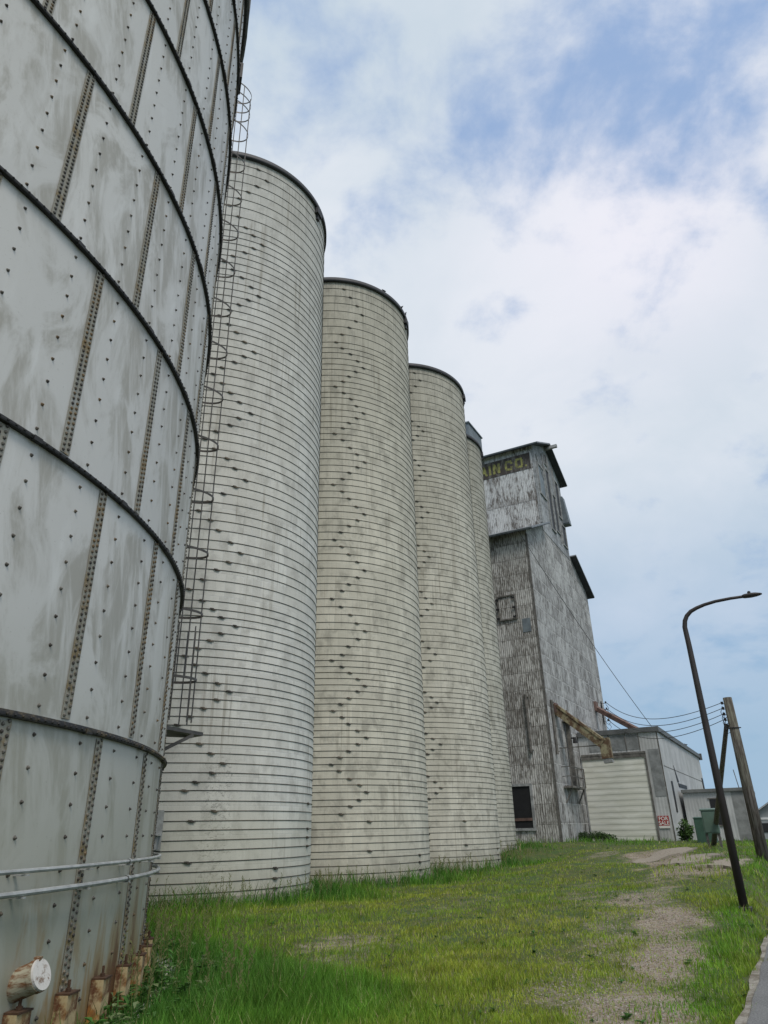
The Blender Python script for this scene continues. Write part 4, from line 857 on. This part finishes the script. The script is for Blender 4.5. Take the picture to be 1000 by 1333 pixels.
def blades(name, n, rmin, rmax, hfun, wfun, seed, matname, keep, lean=.35, colfun=None):
    r = np.random.default_rng(seed)
    # about even on the picture: distance is drawn with density falling off
    q = r.random(n); D = 1/((1/rmin)*(1-q)+(1/rmax)*q) if rmax/rmin > 3 else rmin+(rmax-rmin)*q
    az = np.radians(r.uniform(-29, 38, n)); x = D*np.sin(az); y = D*np.cos(az); u = x*sA+y*cA; v = x*cA-y*sA
    ok = ~in_built(u, v) & keep(u, v, r, D); u, v, x, y, D = u[ok], v[ok], x[ok], y[ok], D[ok]; k = len(u)
    z = ground(u, v)+ZC-.01; h = hfun(u, v, r, D); wd = wfun(D, r, k)
    th = r.uniform(0, 2*np.pi, k); dx, dy = np.cos(th), np.sin(th); ph = r.uniform(0, 2*np.pi, k); ln = h*lean*(.3+r.random(k)*1.1); lx, ly = np.cos(ph)*ln, np.sin(ph)*ln
    b0 = np.stack([x-dx*wd, y-dy*wd, z], -1); b1 = np.stack([x+dx*wd, y+dy*wd, z], -1)
    m0 = np.stack([x-dx*wd*.7+lx*.35, y-dy*wd*.7+ly*.35, z+h*.55], -1); m1 = np.stack([x+dx*wd*.7+lx*.35, y+dy*wd*.7+ly*.35, z+h*.55], -1); t = np.stack([x+lx, y+ly, z+h*.95], -1)
    V = np.stack([b0, b1, m1, m0, t], 1).reshape(-1, 3).astype(np.float32); base = np.arange(k)*5
    lv = np.stack([base, base+1, base+2, base+3, base+3, base+2, base+4], -1).ravel().astype(np.int32)
    me = bpy.data.meshes.new(name); me.vertices.add(5*k); me.vertices.foreach_set('co', V.ravel()); me.loops.add(7*k); me.loops.foreach_set('vertex_index', lv)
    me.polygons.add(2*k); ls = np.stack([np.arange(k)*7, np.arange(k)*7+4], -1).ravel().astype(np.int32); me.polygons.foreach_set('loop_start', ls)
    me.update(calc_edges=True); me.validate()
    c = colfun(u, v, r, k); at = me.color_attributes.new('tint', 'FLOAT_COLOR', 'POINT'); cc = np.concatenate([np.repeat(c, 5, 0), np.ones((5*k, 1))], 1); at.data.foreach_set('color', cc.ravel().astype(np.float32))
    me.materials.append(grassmat); o = link(name, me); return o
m = Mat('grass_blades'); ca = m.n('ShaderNodeVertexColor', layer_name='tint'); m.fin(ca.outputs[0], .55, 0, None, spec=.2)
tr = m.n('ShaderNodeBsdfTranslucent'); m.L.new(ca.outputs[0], tr.inputs[0]); mx = m.n('ShaderNodeMixShader'); mx.inputs[0].default_value = .3; m.L.new(m.b.outputs[0], mx.inputs[1]); m.L.new(tr.outputs[0], mx.inputs[2])
m.L.new(mx.outputs[0], m.N['Material Output'].inputs[0]); grassmat = m.m
def tall(u, v): return np.clip(1.15-wall_dist(u, v)/(2.3+.8*np.sin(u*1.1)), 0, 1)*(u < 45) + np.clip(1-wall_dist(u, v)/2.0, 0, 1)*.6*(u >= 45)
def greenness(u, v):
    g_ = tall(u, v)*1.1+.38+.30*pn(u, v, .55, 1.)+.18*pn(u, v, 1.7, 4.)+.5*np.clip(1-np.abs(v+1.35)/.7, 0, 1)
    g_ += .5*np.exp(-(((u-8.6)/2.6)**2+((v+8.3)/1.7)**2)) + .4*((v > -3.6) & (u > 22)) + .25*(u > 45)
    return np.clip(g_, 0, 1)
def gcol(u, v, r, k):
    g_ = np.clip(greenness(u, v)+r.normal(0, .16, k), 0, 1)[:, None]; tl = tall(u, v)[:, None]
    yel = np.array([[.36, .385, .052]]); grn = np.array([[.135, .30, .030]]); drk = np.array([[.045, .15, .025]])
    c = yel*(1-g_)+grn*g_; c = c*(1-.85*tl)+drk*.85*tl; dry = (r.random(k) < .10*(1-g_[:, 0])+.02)[:, None]; c = np.where(dry, np.array([[.42, .37, .19]]), c)
    patch = np.clip(1+.28*pn(u, v, 2.7, 6.)+.2*pn(u, v, 6.1, 2.), .55, 1.4)[:, None]
    return c*(.62+.7*r.random((k, 1)))*patch
def h_short(u, v, r, D):
    x = u*sA+v*cA; y = u*cA-v*sA; t = tall(u, v)*np.clip((np.hypot(x-tx, y-ty)-TR-.3)/1.2, .1, 1); d_ = dirt(u, v); k = len(u); base = .06+.06*np.clip(.5+pn(u, v, 1.1, 2.), 0, 1)+.10*greenness(u, v)**2*.6
    return (base*.80*(1-.55*d_)+t*.24*(.6+.7*r.random(k)))*(.55+.75*r.random(k))
def w_short(D, r, k): return (.0018+D*.00026)*(.7+.6*r.random(k))
def keep_short(u, v, r, D):
    d_ = dirt(u, v); clump = np.clip(.55+.6*pn(u, v, 3.1, 7.)+.3*pn(u, v, 7.3, 3.), 0, 1)
    p = (1-.80*d_)*(.4+.6*clump)*np.where(wall_dist(u, v)*((u < 16) & (v < -5)) + 9*~((u < 16) & (v < -5)) < .42, .25, 1) ; return r.random(len(u)) < p
g1 = blades('grass', 600000, 5.2, 75, h_short, w_short, 1, 'g', keep_short, .45, gcol); tag(g1, 'rough yellow green grass covering the yard', 'grass', kind='stuff')
# tall grass and weeds by the walls
def h_tall(u, v, r, D): return (.22+.36*r.random(len(u)))*(.45+.75*tall(u, v))*(1+.45*pn(u, v, 1.7, 9.))*np.clip(.38+(D-7)*.055, .38, 1)
def keep_tall(u, v, r, D):
    pt = tall(u, v)**1.1*np.clip(.75+.6*pn(u, v, 2.3, 3.3), .15, 1) + .08*np.exp(-(((u-8.8)/2.2)**2+((v+8.6)/1.3)**2)) + .22*np.clip(pn(u, v, 1.4, 5.)-.42, 0, 1)*(dirt(u, v) < .3) + .30*((v > -3.9) & (v < -1.0) & (u > 20) & (pn(u, v, 1.5, 2.2) > .12)) + .06*((v > -1.6) & (pn(u, v, 1.9, 1.) > -.1))
    x = u*sA+v*cA; y = u*cA-v*sA; dt = np.hypot(x-tx, y-ty)-TR; pt = np.where(dt < 1.0, pt*.06, np.where(dt < 1.6, pt*.4, pt))
    return r.random(len(u)) < pt
def w_tall(D, r, k): return (.0026+D*.00034)*(.7+.7*r.random(k))
g2 = blades('tall_grass', 220000, 6.0, 70, h_tall, w_tall, 2, 'g', keep_tall, .5, gcol); tag(g2, 'tall dark green grass growing against the silo feet', 'grass', kind='stuff')
# seed stalks
def weeds():
    r = np.random.default_rng(5); mb = MB(); cnt = 0
    V = []; Fc = []; T_ = []
    while cnt < 420:
        D = r.uniform(8, 44); az = RAD(r.uniform(-19, 12)); x = D*math.sin(az); y = D*math.cos(az); u = x*sA+y*cA; v = x*cA-y*sA
        if in_built(np.array([u]), np.array([v]))[0] or r.random() > float(tall(np.array([u]), np.array([v]))[0])*.9: continue
        z = float(ground(np.array([u]), np.array([v]))[0])+ZC; h = r.uniform(.35, .75); lx, ly = r.normal(0, .07, 2); cnt += 1
        w0 = .0022+D*.00016; o = len(V); V += [(x-w0, y, z), (x+w0, y, z), (x+lx+w0*.6, y+ly, z+h), (x+lx-w0*.6, y+ly, z+h)]; Fc.append((o, o+1, o+2, o+3)); T_ += [(.13, .16, .05)]*4
        for j in range(11):
            t = 1-.045*j; px, py, pz = x+lx*t, y+ly*t, z+h*t; a = r.uniform(0, 6.28); s_ = (.012+D*.0004)*(.7+.6*r.random()); dx, dy = math.cos(a)*s_, math.sin(a)*s_; o = len(V)
            V += [(px, py, pz), (px+dx*1.3, py+dy*1.3, pz+s_*1.1), (px+dx*1.9, py+dy*1.9, pz+s_*2.2), (px+dx*.5, py+dy*.5, pz+s_*1.5)]; Fc.append((o, o+1, o+2, o+3)); T_ += [(.20, .20, .09)]*4
    me = bpy.data.meshes.new('seed_stalks'); me.from_pydata(V, [], Fc); at = me.color_attributes.new('tint', 'FLOAT_COLOR', 'POINT'); at.data.foreach_set('color', np.concatenate([np.array(T_), np.ones((len(T_), 1))], 1).ravel()); me.materials.append(grassmat)
    return tag(link('seed_stalks', me), 'thin weeds with seed heads rising against the silo feet', 'weeds', kind='stuff')
weeds()
def broadleaf():
    r = np.random.default_rng(9); V = []; Fc = []; T_ = []; cnt = 0
    while cnt < 520:
        D = 1/r.uniform(1/45, 1/6.5); az = RAD(r.uniform(-20, 33)); x = D*math.sin(az); y = D*math.cos(az); u = x*sA+y*cA; v = x*cA-y*sA; U_, V_ = np.array([u]), np.array([v])
        if in_built(U_, V_)[0] or r.random() < float(dirt(U_, V_)[0])*.7 or r.random() > .25+float(tall(U_, V_)[0]): continue
        tl = float(tall(U_, V_)[0]); z = float(ground(U_, V_)[0])+ZC; cnt += 1; sc = (.022+.03*r.random()+.055*tl*tl)*(1+D*.02); col = np.array([.06, .15, .03])*(.6+.8*r.random()) if r.random() < .8 else np.array([.20, .26, .12])
        for j in range(int(7+9*r.random())):
            a = r.uniform(0, 6.28); el = r.uniform(.15, 1.1); L_ = sc*(.6+.8*r.random()); w2 = L_*.22; hx, hy = math.cos(a), math.sin(a); o = len(V); hb = r.uniform(0, .6)*sc*(1+2*tl)
            p0 = np.array([x, y, z+hb]); d = np.array([hx*math.cos(el), hy*math.cos(el), math.sin(el)]); sd_ = np.array([-hy, hx, 0]); d2 = np.array([hx, hy, -.15])
            for q in (p0, p0+d*L_*.5+sd_*w2, p0+d*L_*.6+d2*L_*.5, p0+d*L_*.5-sd_*w2): V.append(tuple(q))
            Fc.append((o, o+1, o+2, o+3)); T_ += [tuple(col*(.8+.4*r.random()))]*4
    me = bpy.data.meshes.new('broadleaf_weeds'); me.from_pydata(V, [], Fc); at = me.color_attributes.new('tint', 'FLOAT_COLOR', 'POINT'); at.data.foreach_set('color', np.concatenate([np.array(T_), np.ones((len(T_), 1))], 1).ravel()); me.materials.append(grassmat)
    return tag(link('broadleaf_weeds', me), 'low broad leaved weeds scattered through the grass', 'weeds', kind='stuff')
broadleaf()
# stones
def stones(name, n, region, smin, smax, label, seed, cols):
    r = np.random.default_rng(seed); V = []; Fc = []; k = 0
    ico = np.array([(0,0,1),(.9,0,.3),(.28,.85,.3),(-.73,.53,.3),(-.73,-.53,.3),(.28,-.85,.3),(.6,.4,-.4),(-.3,.7,-.4),(-.8,0,-.4),(-.3,-.7,-.4),(.6,-.4,-.4)])
    fc_ = [(0,1,2),(0,2,3),(0,3,4),(0,4,5),(0,5,1),(1,6,2),(2,6,7),(2,7,3),(3,7,8),(3,8,4),(4,8,9),(4,9,5),(5,9,10),(5,10,1),(1,10,6)]
    T_ = []
    while k < n:
        u, v = region(r)
        if in_built(np.array([u]), np.array([v]))[0]: continue
        s_ = r.uniform(smin, smax)*(1+max(0, u-12)*.03); z = float(ground(np.array([u]), np.array([v]))[0])+s_*.15-.005; p = W(u, v, z); R = ico*s_*r.uniform(.7, 1.25, (11, 3)); R[:, 2] *= .6; a = r.uniform(0, 6.28); ca_, sa_ = math.cos(a), math.sin(a)
        o = len(V); V += [(p.x+q[0]*ca_-q[1]*sa_, p.y+q[0]*sa_+q[1]*ca_, p.z+q[2]) for q in R]; Fc += [(o+i, o+j, o+l) for i, j, l in fc_]; c = np.array(cols[r.integers(len(cols))])*r.uniform(.7, 1.2); T_ += [tuple(c)]*11; k += 1
    me = bpy.data.meshes.new(name); me.from_pydata(V, [], Fc); at = me.color_attributes.new('tint', 'FLOAT_COLOR', 'POINT'); at.data.foreach_set('color', np.concatenate([np.array(T_), np.ones((len(T_), 1))], 1).ravel())
    m = Mat(name+'_stone'); ca = m.n('ShaderNodeVertexColor', layer_name='tint'); n_ = m.noise(m.obj(), 40, 4, .7); me.materials.append(m.fin(m.mix(m.rng(n_, .35, .65, 0, .35), ca.outputs[0], (.12, .10, .08)), .9, 0, n_, .4, .01))
    return tag(link(name, me), label, 'gravel', kind='stuff')
def reg_dirt(r):
    while True:
        a, b, ru, rv, s_ = DIRT[r.integers(0, 13)]; u = a+r.normal()*ru*.6; v = b+r.normal()*rv*.6
        if r.random() < float(dirt(np.array([u]), np.array([v]))[0])*min(1, 11/u): return u, v
stones('gravel', 15000, reg_dirt, .006, .019, 'brown grey gravel scattered over the bare patches', 3, [(.27,.23,.19),(.20,.16,.12),(.34,.31,.28),(.15,.12,.10),(.30,.24,.18)])
def reg_tank(r):
    a = RAD(r.uniform(-25, 45)); q = TR+.24+abs(r.normal())*.16; x = tx+q*math.cos(a); y = ty+q*math.sin(a); return x*sA+y*cA, x*cA-y*sA
stones('crushed_rock', 1500, reg_tank, .015, .045, 'pale crushed rock along the foot of the bolted tank', 4, [(.42,.41,.39),(.34,.33,.31),(.26,.25,.23)])
# old broken apron slabs half buried in the bank
m = Mat('broken_slab'); n1 = m.noise(m.obj(), 1.5, 6, .7); n2 = m.noise(m.obj(), 25, 4, .7)
slabm = m.fin(m.mix(m.rng(n1, .4, .62), (.27, .235, .19), m.mix(m.rng(n2, .4, .6), (.36, .32, .27), (.17, .135, .10))), .95, 0, n2, .6, .02)
for i, (u0, v0, lu, lv, rt, lb) in enumerate(((32.6, -5.0, 5.6, 1.2, .10, 'largest broken concrete slab, highest on the grassy bank'), (27.2, -3.5, 4.0, 1.3, .10, 'middle broken concrete slab half buried in the bank'), (24.2, -2.15, 3.4, .8, .12, 'lowest broken concrete slab, nearest the street lamp'))):
    mb = MB(); nx_, ny_ = 10, 6; vs = []; r = np.random.default_rng(50+i); ctr = W(u0, v0, 0)
    for a_ in range(nx_+1):
        for b_ in range(ny_+1):
            ju = 0; jv = 0
            if a_ in (0, nx_): ju = r.normal()*.16
            if b_ in (0, ny_): jv = r.normal()*.10
            uu = (a_/nx_-.5)*lu+ju; vv = (b_/ny_-.5)*lv+jv; ua_ = u0+uu*math.cos(rt)-vv*math.sin(rt); va_ = v0+uu*math.sin(rt)+vv*math.cos(rt)
            q = W(ua_, va_, float(ground(np.array([ua_]), np.array([va_]))[0])+.05+.03*math.sin(a_*.9+i)+.05*(1 if b_ < ny_/2 else 0)*0+.008*r.random()); vs.append(q-Vector((ctr.x, ctr.y, 0)))
    nn = len(vs); vs += [p-Vector((0, 0, .12)) for p in vs]; ii = lambda a_, b_: a_*(ny_+1)+b_; fs = []
    for a_ in range(nx_):
        for b_ in range(ny_): q = (ii(a_, b_), ii(a_+1, b_), ii(a_+1, b_+1), ii(a_, b_+1)); fs += [q, tuple(nn+t for t in q[::-1])]
    bd = [ii(a_, 0) for a_ in range(nx_)]+[ii(nx_, b_) for b_ in range(ny_)]+[ii(a_, ny_) for a_ in range(nx_, 0, -1)]+[ii(0, b_) for b_ in range(ny_, 0, -1)]
    for j in range(len(bd)): fs.append((bd[j], bd[(j+1) % len(bd)], nn+bd[(j+1) % len(bd)], nn+bd[j]))
    mb.add(vs, fs); o = mb.build('concrete_slab', slabm, None, False, (ctr.x, ctr.y, 0)); tag(o, lb, 'concrete slab', 'broken slabs in the bank')
